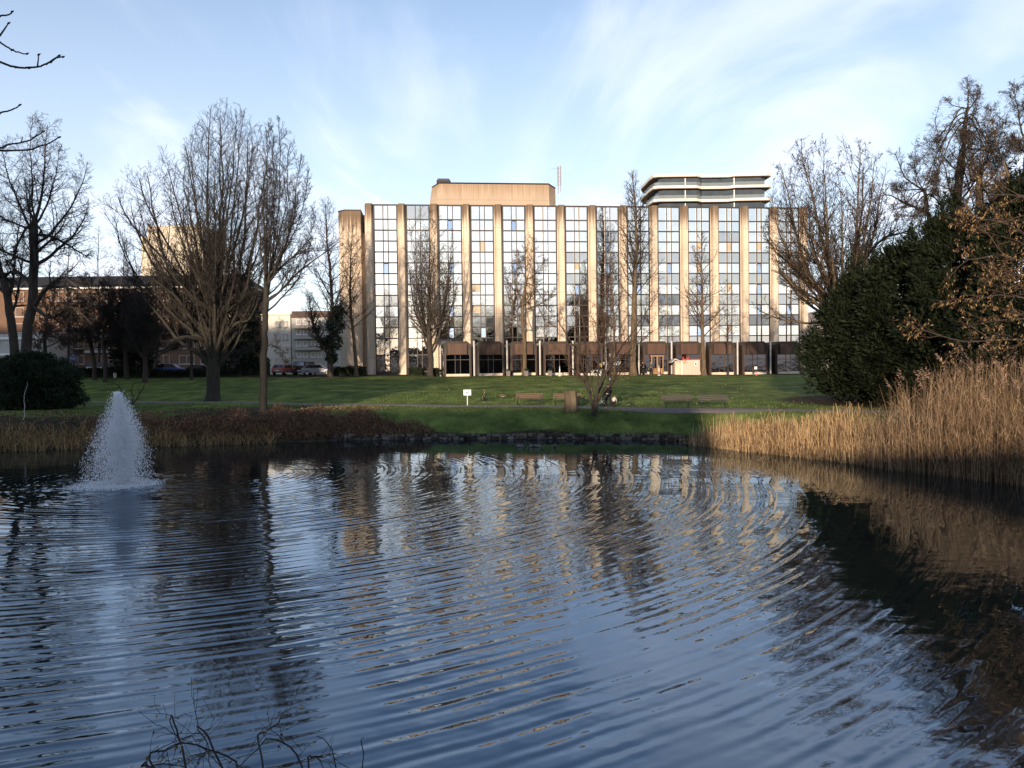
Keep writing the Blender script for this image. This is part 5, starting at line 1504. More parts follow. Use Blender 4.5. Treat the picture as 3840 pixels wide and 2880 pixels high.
# wood and houses on the near side, seen in the mirror glass; last three blocks unseen, added to throw shade
rng = np.random.default_rng(131)
parts = []
for k in range(17):
    ang_ = [-62, -54, -47, 8, 11, 14, 17, 20, 23, 26, 29, 32, 35, 39, 43, 49, 57][k]; dist = rng.uniform(42, 62)
    x = math.sin(RAD(ang_)) * dist; y = -math.cos(RAD(ang_)) * dist; hh = rng.uniform(12, 16) + (0 if ang_ < 6 else 6 if ang_ < 13 else 10)
    z0 = 2.5
    P, R = smooth_poly([(x, y, z0 - .2), (x + .2, y, z0 + hh * .2), (x, y, z0 + hh * .4)], [.5, .42, .32], 12, rng, .03)
    parts.append(tubes(P[None], R[None], 7))
    ns = 12; i = np.arange(ns); th = i * 2.4; rho = np.sqrt((i + .5) / ns) * hh * .33
    tg = np.stack([x + rho * np.cos(th), y + rho * np.sin(th), z0 + hh * (1 - .35 * (rho / (hh * .33)) ** 2)], -1)
    st, rd, tn = interp_branch(np.repeat(P[None], ns, 0), np.repeat(R[None], ns, 0), .5 + .5 * rng.random(ns))
    L_ = np.linalg.norm(tg - st, axis=1, keepdims=True)
    SP = bez(st, st + tn * L_ * .3, tg - np.array([0, 0, 1.]) * L_ * .3, tg, 10); SR = np.clip(rd * .5, .06, 1)[:, None] * (1 - np.linspace(0, 1, 10)[None] * .85)
    parts.append(tubes(SP, SR, 5))
    A1 = spawn(SP, SR, 9, rng, .2, 1, 40, 10, .4, 6, .4, .1, .55, .02, .1, None, .4, 4); parts.append(tubes(*A1, 4))
    A2 = spawn(*A1, 9, rng, .15, 1, 42, 10, .5, 5, .3, .12, .6, .014, .04, None, .3, 2.5); parts.append(tubes(*A2, 3))
V, Fc = merge(parts)
tag(np_obj('woodland', V, Fc, M_TWIG), 'bare wood on the near side of the park, mirrored in the office glass', 'woodland', None, 'stuff')
for i, (x, y, wd, hh) in enumerate([(26, -50, 22, 13.5), (52, -56, 20, 12), (2, -46, 26, 10), (-27, -47, 27, 14), (-105, -50, 82, 35.5), (-53, -50, 20, 22)]):
    g0 = 2.4
    hs = thing('brick_house', ['brick house across the near street, mirrored in the middle of the office glass', 'brick house mirrored in the rightmost bays of the office glass', 'low brick house across the near street, mirrored in the left glass bays', 'unseen brick house added across the near street so that its shadow falls on the far bank', 'tallest unseen brick block, added across the near street to shade the houses on the left', 'unseen brick block added across the near street to shade the big tree on the left bank'][i], 'house', (x, y, g0))
    MB().box((x - wd / 2, y - 9, g0), (x + wd / 2, y, g0 + hh - 3)).build('wall', M_BRICK, hs, True)
    MB().add([(x - wd / 2 - .4, y + .4, g0 + hh - 2.99), (x + wd / 2 + .4, y + .4, g0 + hh - 2.99), (x + wd / 2 + .4, y - 9.4, g0 + hh - 2.99), (x - wd / 2 - .4, y - 9.4, g0 + hh - 2.99), (x - wd / 2, y - 4.5, g0 + hh), (x + wd / 2, y - 4.5, g0 + hh)],
             [(0, 1, 5, 4), (2, 3, 4, 5), (1, 2, 5), (3, 0, 4), (3, 2, 1, 0)]).build('roof', M_ROOF, hs, True)
    nr_ = int((hh - 3) / 3.1); nc_ = int(wd / 4.2)
    for r_i in range(nr_):
        for c_i in range(nc_):
            cx_ = x - wd / 2 + wd * (c_i + .5) / nc_; z_ = g0 + 1 + r_i * 3.1
            wo = MB().box((cx_ - .8, y + .003, z_), (cx_ + .8, y + .08, z_ + 1.5)).build('window', M_WHITE, hs, True)
            MB().box((cx_ - .7, y + .081, z_ + .1), (cx_ + .7, y + .09, z_ + 1.4)).build('pane', M_GLW, wo, True)
# ------------------------------------------------------------------ fountain
M_SPRAY = mat('white_spray', (0.92, 0.93, 0.96), 0.4, 0.05, 1.0, spec=0.6)
nt, N, L, b = nodes_of(M_SPRAY); b.inputs['Subsurface Weight'].default_value = 0.0
rng = np.random.default_rng(201)
fx, fy = FXY
ft = thing('fountain', 'white jet fountain spraying a cone of droplets out of the pond', 'fountain', (fx, fy, 0))
top = U(428, 1445, fy).z
TET = np.array([[1, 1, 1], [1, -1, -1], [-1, 1, -1], [-1, -1, 1]], float) / 1.7
OCT = np.array([[1, 0, 0], [-1, 0, 0], [0, 1, 0], [0, -1, 0], [0, 0, 1], [0, 0, -1]], float)
OCF = np.array([[0, 2, 4], [2, 1, 4], [1, 3, 4], [3, 0, 4], [2, 0, 5], [1, 2, 5], [3, 1, 5], [0, 3, 5]])


def droplets(P, r, st, D):
    """elongated octahedral drops"""
    n = len(P)
    V = np.repeat(OCT[None], n, 0) * r[:, None, None]
    a = (V * D[:, None, :]).sum(2, keepdims=True)
    V = V + D[:, None, :] * a * (st[:, None, None] - 1)
    V = V + P[:, None, :]
    Fi = OCF[None] + (np.arange(n) * 6)[:, None, None]
    return V.reshape(-1, 3), Fi.reshape(-1, 3)


# ballistic drops thrown up from the nozzle; the wind carries the falling ones a little to the left
n = 40000
v0 = math.sqrt(2 * 9.81 * (top - .1))
sp_ = np.abs(rng.normal(0, .112, n)) + .004; th = rng.uniform(0, 6.28, n)
spd = v0 * np.clip(1 - 1.2 * sp_ - .9 * sp_ ** 2, .25, 1) * np.where(rng.random(n) < .5, rng.uniform(.80, 1.0, n), rng.uniform(.5, 1.0, n))
tf = 2 * spd / 9.81
t = tf * rng.random(n) ** .8
JX = fx + .36                                   # the nozzle; the jet leans a little to the left
vx = spd * np.sin(sp_) * np.cos(th) - .30; vy = spd * np.sin(sp_) * np.sin(th); vz = spd * np.cos(sp_)
xx = JX + vx * t - .10 * t ** 2; yy = fy + vy * t; zz = vz * t - 4.905 * t * t
D = np.stack([vx - .2 * t, vy, vz - 9.81 * t], -1); D /= np.linalg.norm(D, axis=1, keepdims=True)
jit = rng.normal(0, 1, (n, 3)) * np.where(rng.random((n, 1)) < .16, .15, .04)
P = np.stack([xx, yy, np.maximum(zz, .01)], -1) + jit * np.minimum(t, 1)[:, None]; P[:, 2] = np.maximum(P[:, 2], .01)
r_ = rng.uniform(.0055, .0125, n) * np.where(rng.random(n) < .12, 1.35, 1)
V, Fc = droplets(P, r_, rng.uniform(1.2, 3.2, n), D)
np_obj('spray', V, Fc, M_SPRAY, ft, False, True)
# dense core of the rising jet
n = 20000
t = rng.random(n) ** 1.25; zz = t * top * .93
xx = JX + rng.normal(0, .05 + .13 * np.minimum(t, 1 - t), n) - .42 * t; yy = fy + rng.normal(0, .05 + .12 * np.minimum(t, 1 - t), n)
D = np.tile(np.array([[0.02, 0, 1.0]]), (n, 1)); 
V, Fc = droplets(np.stack([xx, yy, zz], -1), rng.uniform(.007, .017, n), rng.uniform(1.5, 4, n), D)
np_obj('jet', V, Fc, M_SPRAY, ft, False, True)
# foam where the drops land
n = 5200
a = rng.uniform(0, 6.28, n); rr = np.sqrt(rng.random(n)) * rng.choice([1.0, 1.35, 1.6], n)
xx = fx - .2 + rr * np.cos(a) * 1.1; yy = fy + rr * np.sin(a) * 1.0
V, Fc = droplets(np.stack([xx, yy, np.abs(rng.normal(0, .022, n))], -1), rng.uniform(.006, .017, n), rng.uniform(.8, 1.4, n), np.tile(np.array([[0, 0, 1.]]), (n, 1)))
np_obj('foam', V, Fc, M_SPRAY, ft, False, True)
# float with its cable box left of the jet
p = U(240, 1802, 30.0)
fl_ = thing('fountain_float', 'flat dark float on the water left of the fountain', 'float', (p.x, 30.0, 0))
mb = MB(); mb.box((p.x - .28, 29.85, -.05), (p.x + .28, 30.15, .04)); mb.build('raft', M_DARK, fl_, True, bevel=.02)
mb = MB(); mb.lathe([(.07, .04), (.07, .09), (.03, .12)], 10, (p.x, 30.0)); mb.build('lid', M_DARK, fl_, True)

# ------------------------------------------------------------------ benches
M_WOOD = mat('weathered_wood', (0.125, 0.078, 0.056), 0.8, 0.3, 3.0, stretch=(.4, 4, 4), bump=.003, spec=.2)
M_WOODG = mat('grey_weathered_wood', (0.066, 0.057, 0.052), 0.85, 0.3, 3.0, stretch=(.4, 4, 4), bump=.003, spec=.2)
M_IRON = mat('black_cast_iron', (0.015, 0.015, 0.016), 0.5, 0.2, 3.0)


def bench(label, px, py, wood, wd, rz, style):
    p = G(px, py)
    t = thing('park_bench', label, 'bench', (0, 0, 0), 0, 'benches along the path')
    hw = wd / 2
    for k in range(3):
        MB().box((-hw, .26 + .03 * k, .50 + .115 * k), (hw, .295 + .03 * k, .595 + .115 * k)).build('back_slat', wood, t, bevel=.008)
    mb = MB()
    for k in range(4): mb.box((-hw, -.26 + .125 * k, .425), (hw, -.155 + .125 * k, .46))
    mb.build('seat', wood, t, bevel=.008)
    for s in (-1, 1):
        x = s * (hw - (.16 if style == 'a' else .24)); m = MB()
        if style == 'a':
            m.tube([(x, -.30, 0), (x, -.12, .25), (x, -.10, .42)], [.035, .03, .03], 6); m.tube([(x, .30, 0), (x, .08, .25), (x, .04, .42)], [.035, .03, .03], 6)
            m.tube([(x, -.28, .40), (x, .28, .40)], .026, 6); m.tube([(x, .26, .40), (x, .37, .84)], .022, 6)
        else:
            m.tube([(x, -.10, -.05), (x, -.10, .42)], .032, 8); m.tube([(x, -.27, .405), (x, .26, .405), (x, .37, .84)], .026, 6)
        m.build('leg', M_IRON, t)
        if style == 'a':
            MB().tube([(x, .33, .66), (x, .05, .66), (x, -.26, .64), (x, -.28, .42)], .016, 6).build('armrest', M_IRON, t)
    t.matrix_world = Matrix.Translation(p) @ Matrix.Rotation(rz, 4, 'Z')
    return t


bench('brown wooden park bench with splayed black legs, the bench nearest the white sign', 1984, 1519, M_WOOD, 1.95, RAD(-6), 'a')
bench('brown wooden park bench half hidden behind the stone block', 2127, 1520, M_WOOD, 1.95, RAD(-6), 'a')
bench('dark grey park bench on straight posts, left one of the grey pair', 2538, 1528, M_WOODG, 1.92, RAD(-10), 'b')
bench('dark grey park bench on straight posts, the rightmost bench beside the path', 2675, 1530, M_WOODG, 1.92, RAD(-10), 'b')

# ------------------------------------------------------------------ stone block
p = G(2142, 1543)
sb = thing('stone_block', 'upright weathered stone block with sloping top on the bank by the path', 'stone block', p)
k = p.y / F
w_ = 54 * k; hh = 76 * k
mb = MB(); V = [(-w_ / 2, -.32, -.15), (w_ * .34, -.36, -.15), (w_ / 2, .0, -.15), (w_ * .4, .40, -.15), (-w_ * .45, .36, -.15),
               (-w_ / 2 + .01, -.28, hh * .985), (w_ * .27, -.30, hh * .97), (w_ * .42, .02, hh * .93), (w_ * .36, .36, hh * .96), (-w_ * .42, .33, hh)]
mb.add(V, [(0, 1, 6, 5), (1, 2, 7, 6), (2, 3, 8, 7), (3, 4, 9, 8), (4, 0, 5, 9), (5, 6, 7, 8, 9)])
M_BLK = mat('weathered_sandstone', (0.15, 0.115, 0.078), 0.9, 0.45, 1.6, bump=.03, spec=.15, col2=(.055, .042, .028), stretch=(1.5, 1.5, .5))
mb.build('stone', M_BLK, sb, False, False, .035)

# ------------------------------------------------------------------ signs
p = G(1753, 1522)
sg = thing('park_sign', 'small white rectangular sign with black pictogram on a pale post by the path', 'sign', p)
zt = U(1753, 1472, p.y).z - p.z; k = p.y / F
MB().tube([(0, .03, -.1), (0, .03, zt + .1)], .032, 8).build('post', M_WHITE, sg)
hw, hh = 14 * k, 10.5 * k
MB().box((-hw, -.012, zt - hh), (hw, .0, zt + hh)).build('board', mat('sign_white', (.72, .72, .72), .5, .03, 1), sg)
MB().box((-hw - .025, -.006, zt - hh - .025), (hw + .025, -.0015, zt + hh + .025)).build('rim', M_IRON, sg)
m = MB()
for (a, c) in (((-.45, -.45), (-.45, .35)), ((.45, -.45), (.45, .35)), ((-.45, -.2), (-.2, .25)), ((-.2, .25), (.2, .25)), ((.2, .25), (.45, -.2)), ((-.12, .1), (-.12, -.45)), ((.12, .1), (.12, -.45)), ((-.62, .35), (-.45, .1)), ((.62, .35), (.45, .1))):
    A_ = Vector((a[0] * hw * .62, -.015, zt + a[1] * hh * 1.1)); C_ = Vector((c[0] * hw * .62, -.015, zt + c[1] * hh * 1.1))
    m.tube([A_, C_], .011, 4)
m.build('pictogram', M_IRON, sg)

# signpost with two finger boards
p = G(2289, 1516)
fp = thing('signpost', 'dark slim signpost with two pale striped finger boards behind the adult in black', 'signpost', p)
k = p.y / F; zs_ = U(2289, 1363, p.y).z - p.z; zt = U(2289, 1338, p.y).z - p.z
MB().tube([(0, 0, -.1), (0, 0, zt)], [.05, .035], 8).build('post', M_IRON, fp)
MB().lathe([(.05, zt), (.07, zt + .08), (.06, zt + .18), (.02, zt + .24)], 10).build('cap', M_PIPE, fp)
zb = U(2289, 1421, p.y).z - p.z
MB().lathe([(.056, zb - .06), (.056, zb + .06)], 10).build('band', M_WHITE, fp)
m = MB().bc((-.36, -.03, zs_), (.5, .03, .22)).build('finger_board', M_PIPE, fp, bevel=.01)
m2 = MB()
for i in range(4): m2.bc((-.52 + i * .1, -.05, zs_ + .01), (.055, .006, .09))
m2.build('lettering', mat('sign_grey', (.25, .25, .26), .6, .1, 3), m)
for i in range(4):
    x0 = .09 + i * .17
    M_ = Matrix.Translation((x0 + .06, -.03, zs_ + .01)) @ Matrix.Rotation(RAD(32), 4, 'Y')
    MB().box((-.035, -.012, -.15), (.035, .012, .15), M_).build('finger_board', M_WHITE, fp)
MB().tube([(.04, 0, zs_ - .12), (.74, -.01, zs_ - .07)], .014, 5).build('bracket', M_IRON, fp)

# blue information board beside the road
p = B(275, 98.6); k = p.y / F
bs = thing('information_board', 'blue roadside board with white marks in front of the brick row', 'sign', p)
zc = U(275, 1340, p.y).z - p.z
MB().tube([(0, .04, -.1), (0, .04, zc)], .06, 8).build('post', M_IRON, bs)
MB().box((-16 * k, -.03, zc - 11 * k), (16 * k, .02, zc + 11 * k)).build('board', mat('sign_blue', (.035, .07, .22), .5, .1, 1), bs)
m = MB(); m.tube([(-.22, -.04, zc + .15), (-.3, -.04, zc), (-.2, -.04, zc - .15), (.02, -.04, zc - .18)], .035, 5); m.tube([(-.2, -.04, zc + .16), (.1, -.04, zc + .2)], .03, 5); m.bc((.2, -.04, zc - .18), (.3, .012, .06))
m.build('marks', M_PIPE, bs)

# ------------------------------------------------------------------ people
M_BLACK = mat('black_cloth', (0.012, 0.012, 0.014), .9, .3, 4, spec=.2)
M_NAVY = mat('dark_trousers', (0.022, 0.024, 0.03), .9, .3, 4, spec=.2)
M_SKIN = mat('skin', (.42, .26, .19), .6, .1, 4)
M_HAIR = mat('dark_hair', (.012, .010, .010), .6, .3, 8)
M_JACKW = mat('pale_jacket', (.50, .46, .40), .85, .15, 5)
M_JACKG = mat('olive_jacket', (.07, .11, .055), .85, .4, 5, col2=(.02, .035, .02))


def person(label, p, hgt, rz, pose, top, bottom, hair, extra=None, group=None):
    """pose: joint table in units of body height; one continuous body under clothes"""
    t = thing('person', label, 'person', (0, 0, 0), 0, group)
    s = hgt
    J = {k: tuple(c * s for c in v) for k, v in pose.items()}
    def sk(name, names, edges, m, rad):
        js = [(*J[n], *([r * s for r in rad[n]] if isinstance(rad[n], tuple) else [rad[n] * s])) for n in names]
        return skin(name, js, [(names.index(a), names.index(c)) for a, c in edges], m, t)
    rad = dict(pel=(.085, .06), ab=(.075, .055), ch=(.095, .062), nk=.028, hd=(.043, .05), ht=(.036, .042), ls=.04, le=.027, lw=.018, lh=.02, rs=.04, re=.027, rw=.018, rh=.02, lk=.036, la=.023, lt=.022, lhp=.05, rk=.036, ra=.023, rt=.022, rhp=.05)
    sk('body', ['pel', 'ab', 'ch', 'nk', 'hd', 'ht', 'ls', 'le', 'lw', 'lh', 'rs', 're', 'rw', 'rh', 'lhp', 'lk', 'la', 'lt', 'rhp', 'rk', 'ra', 'rt'],
       [('pel', 'ab'), ('ab', 'ch'), ('ch', 'nk'), ('nk', 'hd'), ('hd', 'ht'), ('ch', 'ls'), ('ls', 'le'), ('le', 'lw'), ('lw', 'lh'), ('ch', 'rs'), ('rs', 're'), ('re', 'rw'), ('rw', 'rh'),
        ('pel', 'lhp'), ('lhp', 'lk'), ('lk', 'la'), ('la', 'lt'), ('pel', 'rhp'), ('rhp', 'rk'), ('rk', 'ra'), ('ra', 'rt')], M_SKIN, rad)
    # fingers: five short chains at each hand
    for sd in ('l', 'r'):
        hnd = Vector(J[sd + 'h']); wr = Vector(J[sd + 'w']); d = (hnd - wr).normalized(); side = d.cross(Vector((0, 1, 0)))
        side = side.normalized() if side.length > .01 else Vector((1, 0, 0))
        js, es = [(*hnd, .012 * s)], []
        for f in range(5):
            o = (f - 2) * .0085 * s; ln = [.030, .046, .05, .047, .038][f] * s
            a = hnd + side * o + d * .006 * s; c = a + d * ln * .6 + (side * -.014 * s if f == 0 else Vector((0, 0, 0))); e = c + d * ln * .4 + Vector((0, .006 * s, 0))
            i = len(js); js += [(*a, .0055 * s), (*c, .005 * s), (*e, .004 * s)]; es += [(0, i), (i, i + 1), (i + 1, i + 2)]
        skin('hand', js, es, M_SKIN, t, 0, 0)
    j2 = dict(rad); j2.update(pel=(.102, .078), ab=(.098, .072), ch=(.11, .075), nk=.036, ls=.052, le=.038, lw=.03, rs=.052, re=.038, rw=.03)
    sk('jacket', ['pel', 'ab', 'ch', 'nk', 'ls', 'le', 'lw', 'rs', 're', 'rw'], [('pel', 'ab'), ('ab', 'ch'), ('ch', 'nk'), ('ch', 'ls'), ('ls', 'le'), ('le', 'lw'), ('ch', 'rs'), ('rs', 're'), ('re', 'rw')], top, j2)
    j3 = dict(rad); j3.update(pel=(.092, .07), lhp=.058, lk=.046, la=.036, rhp=.058, rk=.046, ra=.036)
    sk('trousers', ['pel', 'lhp', 'lk', 'la', 'rhp', 'rk', 'ra'], [('pel', 'lhp'), ('lhp', 'lk'), ('lk', 'la'), ('pel', 'rhp'), ('rhp', 'rk'), ('rk', 'ra')], bottom, j3)
    for sd in ('l', 'r'):
        a, e = Vector(J[sd + 'a']), Vector(J[sd + 't'])
        skin('shoe', [(*(a + Vector((0, 0, -.012 * s))), .026 * s), (*((a + e) / 2 + Vector((0, 0, -.006 * s))), .026 * s), (*e, .022 * s)], [(0, 1), (1, 2)], extra or M_IRON, t)
    hd, ht = Vector(J['hd']), Vector(J['ht']); up = (ht - hd).normalized()
    fwd = Vector((0, 1, 0))
    if hair == 'long':
        skin('hair', [(*(hd + up * .035 * s), .05 * s), (*(hd - fwd * .016 * s + up * .01 * s), .054 * s), (*(hd - fwd * .03 * s - up * .07 * s), .055 * s), (*(hd - fwd * .035 * s - up * .17 * s), .05 * s)], [(0, 1), (1, 2), (2, 3)], M_HAIR, t)
    else:
        skin('hat', [(*(hd + up * .0 * s - fwd * .012 * s), .052 * s), (*(hd + up * .035 * s - fwd * .006 * s), .05 * s), (*(hd + up * .055 * s), .03 * s)], [(0, 1), (1, 2)], M_HAIR, t)
    # face on the side the head looks to
    f = MB()
    for e_ in (-.016, .016): f.bc(tuple(hd + fwd * .048 * s + Vector((e_ * s, 0, .012 * s))), (.010 * s, .004 * s, .006 * s))
    f.bc(tuple(hd + fwd * .047 * s + Vector((0, 0, -.028 * s))), (.024 * s, .004 * s, .005 * s))
    f.build('face', M_HAIR, t)
    MB().prism([(-.006 * s, .045 * s), (.006 * s, .045 * s), (0, .062 * s)], -.010 * s, .010 * s, 'z', Matrix.Translation(hd)).build('nose', M_SKIN, t)
    t.matrix_world = Matrix.Translation(p) @ Matrix.Rotation(rz, 4, 'Z')
    return t


STAND = dict(pel=(0, 0, .53), ab=(0, .005, .62), ch=(0, .0, .76), nk=(0, .01, .845), hd=(0, .02, .91), ht=(0, .018, .965), ls=(-.10, 0, .80), le=(-.145, -.01, .64), lw=(-.155, .02, .50), lh=(-.158, .03, .455),
             rs=(.10, 0, .80), re=(.14, -.01, .64), rw=(.15, .03, .50), rh=(.152, .04, .455), lhp=(-.055, 0, .50), lk=(-.065, .01, .27), la=(-.07, 0, .04), lt=(-.075, .09, .018), rhp=(.055, 0, .50), rk=(.07, .01, .27), ra=(.095, -.01, .04), rt=(.105, .075, .018))
w1 = dict(STAND); w1.update(le=(-.155, .03, .66), lw=(-.185, .09, .53), lh=(-.195, .11, .49), ch=(-.004, .012, .76), hd=(-.004, .04, .905), rk=(.085, .02, .27), ra=(.115, -.02, .04), rt=(.13, .06, .018), re=(.125, .03, .65), rw=(.115, .08, .53), rh=(.112, .10, .49))
pw = G(2281, 1530)
person('person with long dark hair in black jacket, seen from behind on the path', pw, 96 * pw.y / F, RAD(6), w1, M_BLACK, M_NAVY, 'long')
c1_ = dict(STAND)
c1_.update(pel=(0, -.02, .44), ab=(0, .02, .54), ch=(0, .075, .67), nk=(0, .12, .75), hd=(0, .16, .82), ht=(0, .18, .885), ls=(-.11, .07, .70), le=(-.15, .12, .56), lw=(-.13, .2, .45), lh=(-.125, .22, .41), rs=(.11, .07, .70), re=(.15, .12, .56), rw=(.13, .2, .45), rh=(.125, .22, .41),
            lhp=(-.06, -.02, .42), lk=(-.07, .03, .22), la=(-.07, -.01, .04), lt=(-.075, .08, .02), rhp=(.06, -.02, .42), rk=(.075, .03, .22), ra=(.10, -.02, .04), rt=(.11, .07, .02))
pc = G(2302, 1531)
person('small child in a pale jacket and dark trousers bending beside the adult in black', pc, .93, RAD(-25), c1_, M_JACKW, M_NAVY, 'hat')
c2_ = dict(STAND); c2_.update(le=(-.17, .03, .66), lw=(-.20, .1, .55), lh=(-.205, .13, .51), ch=(.02, .01, .75), hd=(.03, .02, .905), ht=(.035, .02, .965), lk=(-.05, .05, .28), la=(-.05, .0, .05), rk=(.06, .04, .27))
pg = G(1818, 1510)
ch = person('small child in olive green jacket and dark cap, right of the white sign', pg, 43 * pg.y / F, RAD(70), c2_, M_JACKG, M_NAVY, 'hat', M_PIPE)
bag = MB(); k = pg.y / F
bag = skin('shoulder_bag', [(-.17, .10, .42, .06, .09), (-.20, .10, .30, .075, .10), (-.18, .08, .18, .05, .08)], [(0, 1), (1, 2)], M_JACKG, ch)
# jogger in front of the entrance
RUN = dict(pel=(0, 0, .52), ab=(0, .02, .61), ch=(0, .05, .745), nk=(0, .07, .83), hd=(0, .085, .895), ht=(0, .09, .955), ls=(-.10, .05, .785), le=(-.14, -.06, .68), lw=(-.10, .03, .60), lh=(-.09, .06, .58), rs=(.10, .05, .785), re=(.14, .10, .66), rw=(.10, .21, .70), rh=(.09, .24, .72),
           lhp=(-.05, 0, .49), lk=(-.055, .13, .31), la=(-.06, .13, .09), lt=(-.06, .22, .06), rhp=(.05, 0, .49), rk=(.055, -.06, .28), ra=(.06, -.24, .13), rt=(.06, -.22, .05))
pj = B(2415, 96.8)
person('person running past the entrance in a black top and shorts, pale shoes', pj, 1.74, RAD(82), RUN, M_BLACK, M_BLACK, 'hat', M_WHITE)
ps = B(2441, 97.2)
person('person in a drab dark coat standing behind the runner', ps, 1.66, RAD(150), STAND, mat('drab_coat', (.08, .07, .05), .9, .3, 4), M_NAVY, 'hat')

# child's bicycle lying at the path
p = G(2253, 1524)
bk = thing('child_bicycle', 'small child bicycle with pale frame tipped over beside the adult in black', 'bicycle', (0, 0, 0))
def ringpts(c, r, n=18): return [(c[0] + r * math.cos(i * 2 * math.pi / n), 0, c[2] + r * math.sin(i * 2 * math.pi / n)) for i in range(n + 1)]
for c in ((-.30, 0, .17), (.30, 0, .17)):
    wh_ = MB().tube(ringpts(c, .16), .022, 6).build('wheel', M_IRON, bk)
    m = MB()
    for i in range(6): m.tube([(c[0], 0, c[2]), (c[0] + .15 * math.cos(i * 1.047), 0, c[2] + .15 * math.sin(i * 1.047))], .004, 4)
    m.build('spokes', M_PIPE, wh_)
m = MB(); m.tube([(-.30, 0, .17), (-.05, 0, .20), (.2, 0, .40), (.30, 0, .17)], .020, 6); m.tube([(-.05, 0, .20), (-.12, 0, .42)], .016, 6); m.tube([(-.12, 0, .36), (.2, 0, .40)], .018, 6); m.build('frame', M_WHITE, bk)
MB().tube([(.19, 0, .38), (.17, 0, .52), (.16, .16, .55)], .013, 6).tube([(.17, 0, .52), (.16, -.16, .55)], .013, 6).build('handlebar', M_PIPE, bk)
MB().box((-.2, -.05, .42), (-.02, .05, .46)).build('saddle', M_IRON, bk, bevel=.015)
bk.matrix_world = Matrix.Translation(p + Vector((0, 0, .02))) @ Matrix.Rotation(RAD(12), 4, 'Z') @ Matrix.Rotation(RAD(-52), 4, 'X')

# ------------------------------------------------------------------ geese and ducks
M_GB = mat('goose_brown', (.115, .082, .056), .9, .4, 9)
M_GK = mat('goose_black', (.014, .013, .013), .7, .2, 9)
M_GW = mat('goose_white', (.52, .48, .42), .9, .1, 9)


def goose(label, p, ln, rz, head, belly=True, body=M_GB):
    """ln = length breast to tail; head 'graze' or 'low' or 'up'"""
    t = thing('goose', label, 'goose', (0, 0, 0), 0, 'geese grazing on the lawn')
    s = ln / .62
    def Z(*a): return tuple(c * s for c in a)
    bj = [(*Z(-.36, 0, .33), .025 * s), (*Z(-.22, 0, .33), .075 * s), (*Z(-.02, 0, .32), .115 * s), (*Z(.14, 0, .32), .10 * s), (*Z(.22, 0, .34), .06 * s)]
    skin('body', bj, [(0, 1), (1, 2), (2, 3), (3, 4)], body, t, 2)
    nk = {'graze': [(.22, .35, .05), (.31, .30, .034), (.37, .18, .028), (.40, .08, .030), (.44, .035, .018)], 'low': [(.22, .36, .05), (.33, .40, .034), (.44, .38, .028), (.51, .37, .034), (.57, .355, .016)],
          'up': [(.21, .37, .05), (.25, .46, .034), (.26, .57, .028), (.28, .62, .036), (.35, .61, .015)]}[head]
    skin('neck', [(*Z(x, 0, z), r * s) for x, z, r in nk], [(i, i + 1) for i in range(4)], M_GK, t)
    for sd in (-1, 1):
        skin('wing', [(*Z(.13, sd * .085, .36), .05 * s, .03 * s), (*Z(-.1, sd * .10, .37), .06 * s, .025 * s), (*Z(-.34, sd * .03, .36), .02 * s, .012 * s)], [(0, 1), (1, 2)], M_GK if not belly else body, t)
        MB().tube([Z(-.02 + sd * .03, sd * .05, .24), Z(-.03 + sd * .05, sd * .05, .11), Z(-.01 + sd * .06, sd * .05, .01), Z(.07 + sd * .06, sd * .05, .005)], [.018 * s, .012 * s, .011 * s, .014 * s], 6).build('leg', M_GK, t)
    skin('belly', [(*Z(-.24, 0, .28), .045 * s), (*Z(-.08, 0, .255), .07 * s), (*Z(.1, 0, .265), .065 * s)], [(0, 1), (1, 2)], M_GW, t, 1)
    t.matrix_world = Matrix.Translation(p) @ Matrix.Rotation(rz, 4, 'Z')
    return t


goose('brown goose with lowered head walking left on the lawn between the green-jacketed child and bench', G(1882, 1498), .58, RAD(176), 'graze')
g2 = G(2192, 1508)
goose('brown goose with outstretched neck just right of the stone block', g2, .50, RAD(-6), 'low')
goose('dark goose with white belly grazing on the lawn edge left of the grey benches', G(2362, 1527), .46, RAD(-25), 'graze', False, M_GK)
goose('black and white goose beside the tipped bicycle', G(2262, 1512), .46, RAD(-20), 'low', False, M_GK)


def duck(label, px, py, rz, dark_head=True):
    d = ray(px, py); tt = -CAMZ / d.z; p = CAM + d * tt
    t = thing('duck', label, 'duck', (0, 0, 0), 0, 'ducks swimming below the stone edging')
    skin('body', [(-.24, 0, .09, .02), (-.12, 0, .05, .075), (.06, 0, .045, .085), (.17, 0, .06, .05)], [(0, 1), (1, 2), (2, 3)], mat('duck_grey', (.16, .145, .13), .9, .3, 9), t, 1)
    skin('head', [(.15, 0, .08, .04), (.18, 0, .16, .03), (.20, 0, .22, .042), (.28, 0, .205, .014)], [(0, 1), (1, 2), (2, 3)], M_GK, t)
    skin('tail', [(-.2, 0, .09, .05), (-.32, 0, .12, .018)], [(0, 1)], M_GK, t)
    t.matrix_world = Matrix.Translation(p) @ Matrix.Rotation(rz, 4, 'Z')


for (px, py, rz, lab) in ((1953, 1676, 0, 'duck swimming at the left end of the row of ducks'), (1994, 1675, 185, 'duck swimming closely ahead of another, left one of the middle pair'), (2020, 1676, 2, 'duck swimming in the middle pair, right one'), (2082, 1675, 80, 'duck seen end on at the right end of the row'),
                         (1917, 1648, 0, 'duck floating close to the stone edging on the left'), (2153, 1647, 180, 'duck floating close to the stone edging on the right')):
    duck(lab, px, py, RAD(rz))

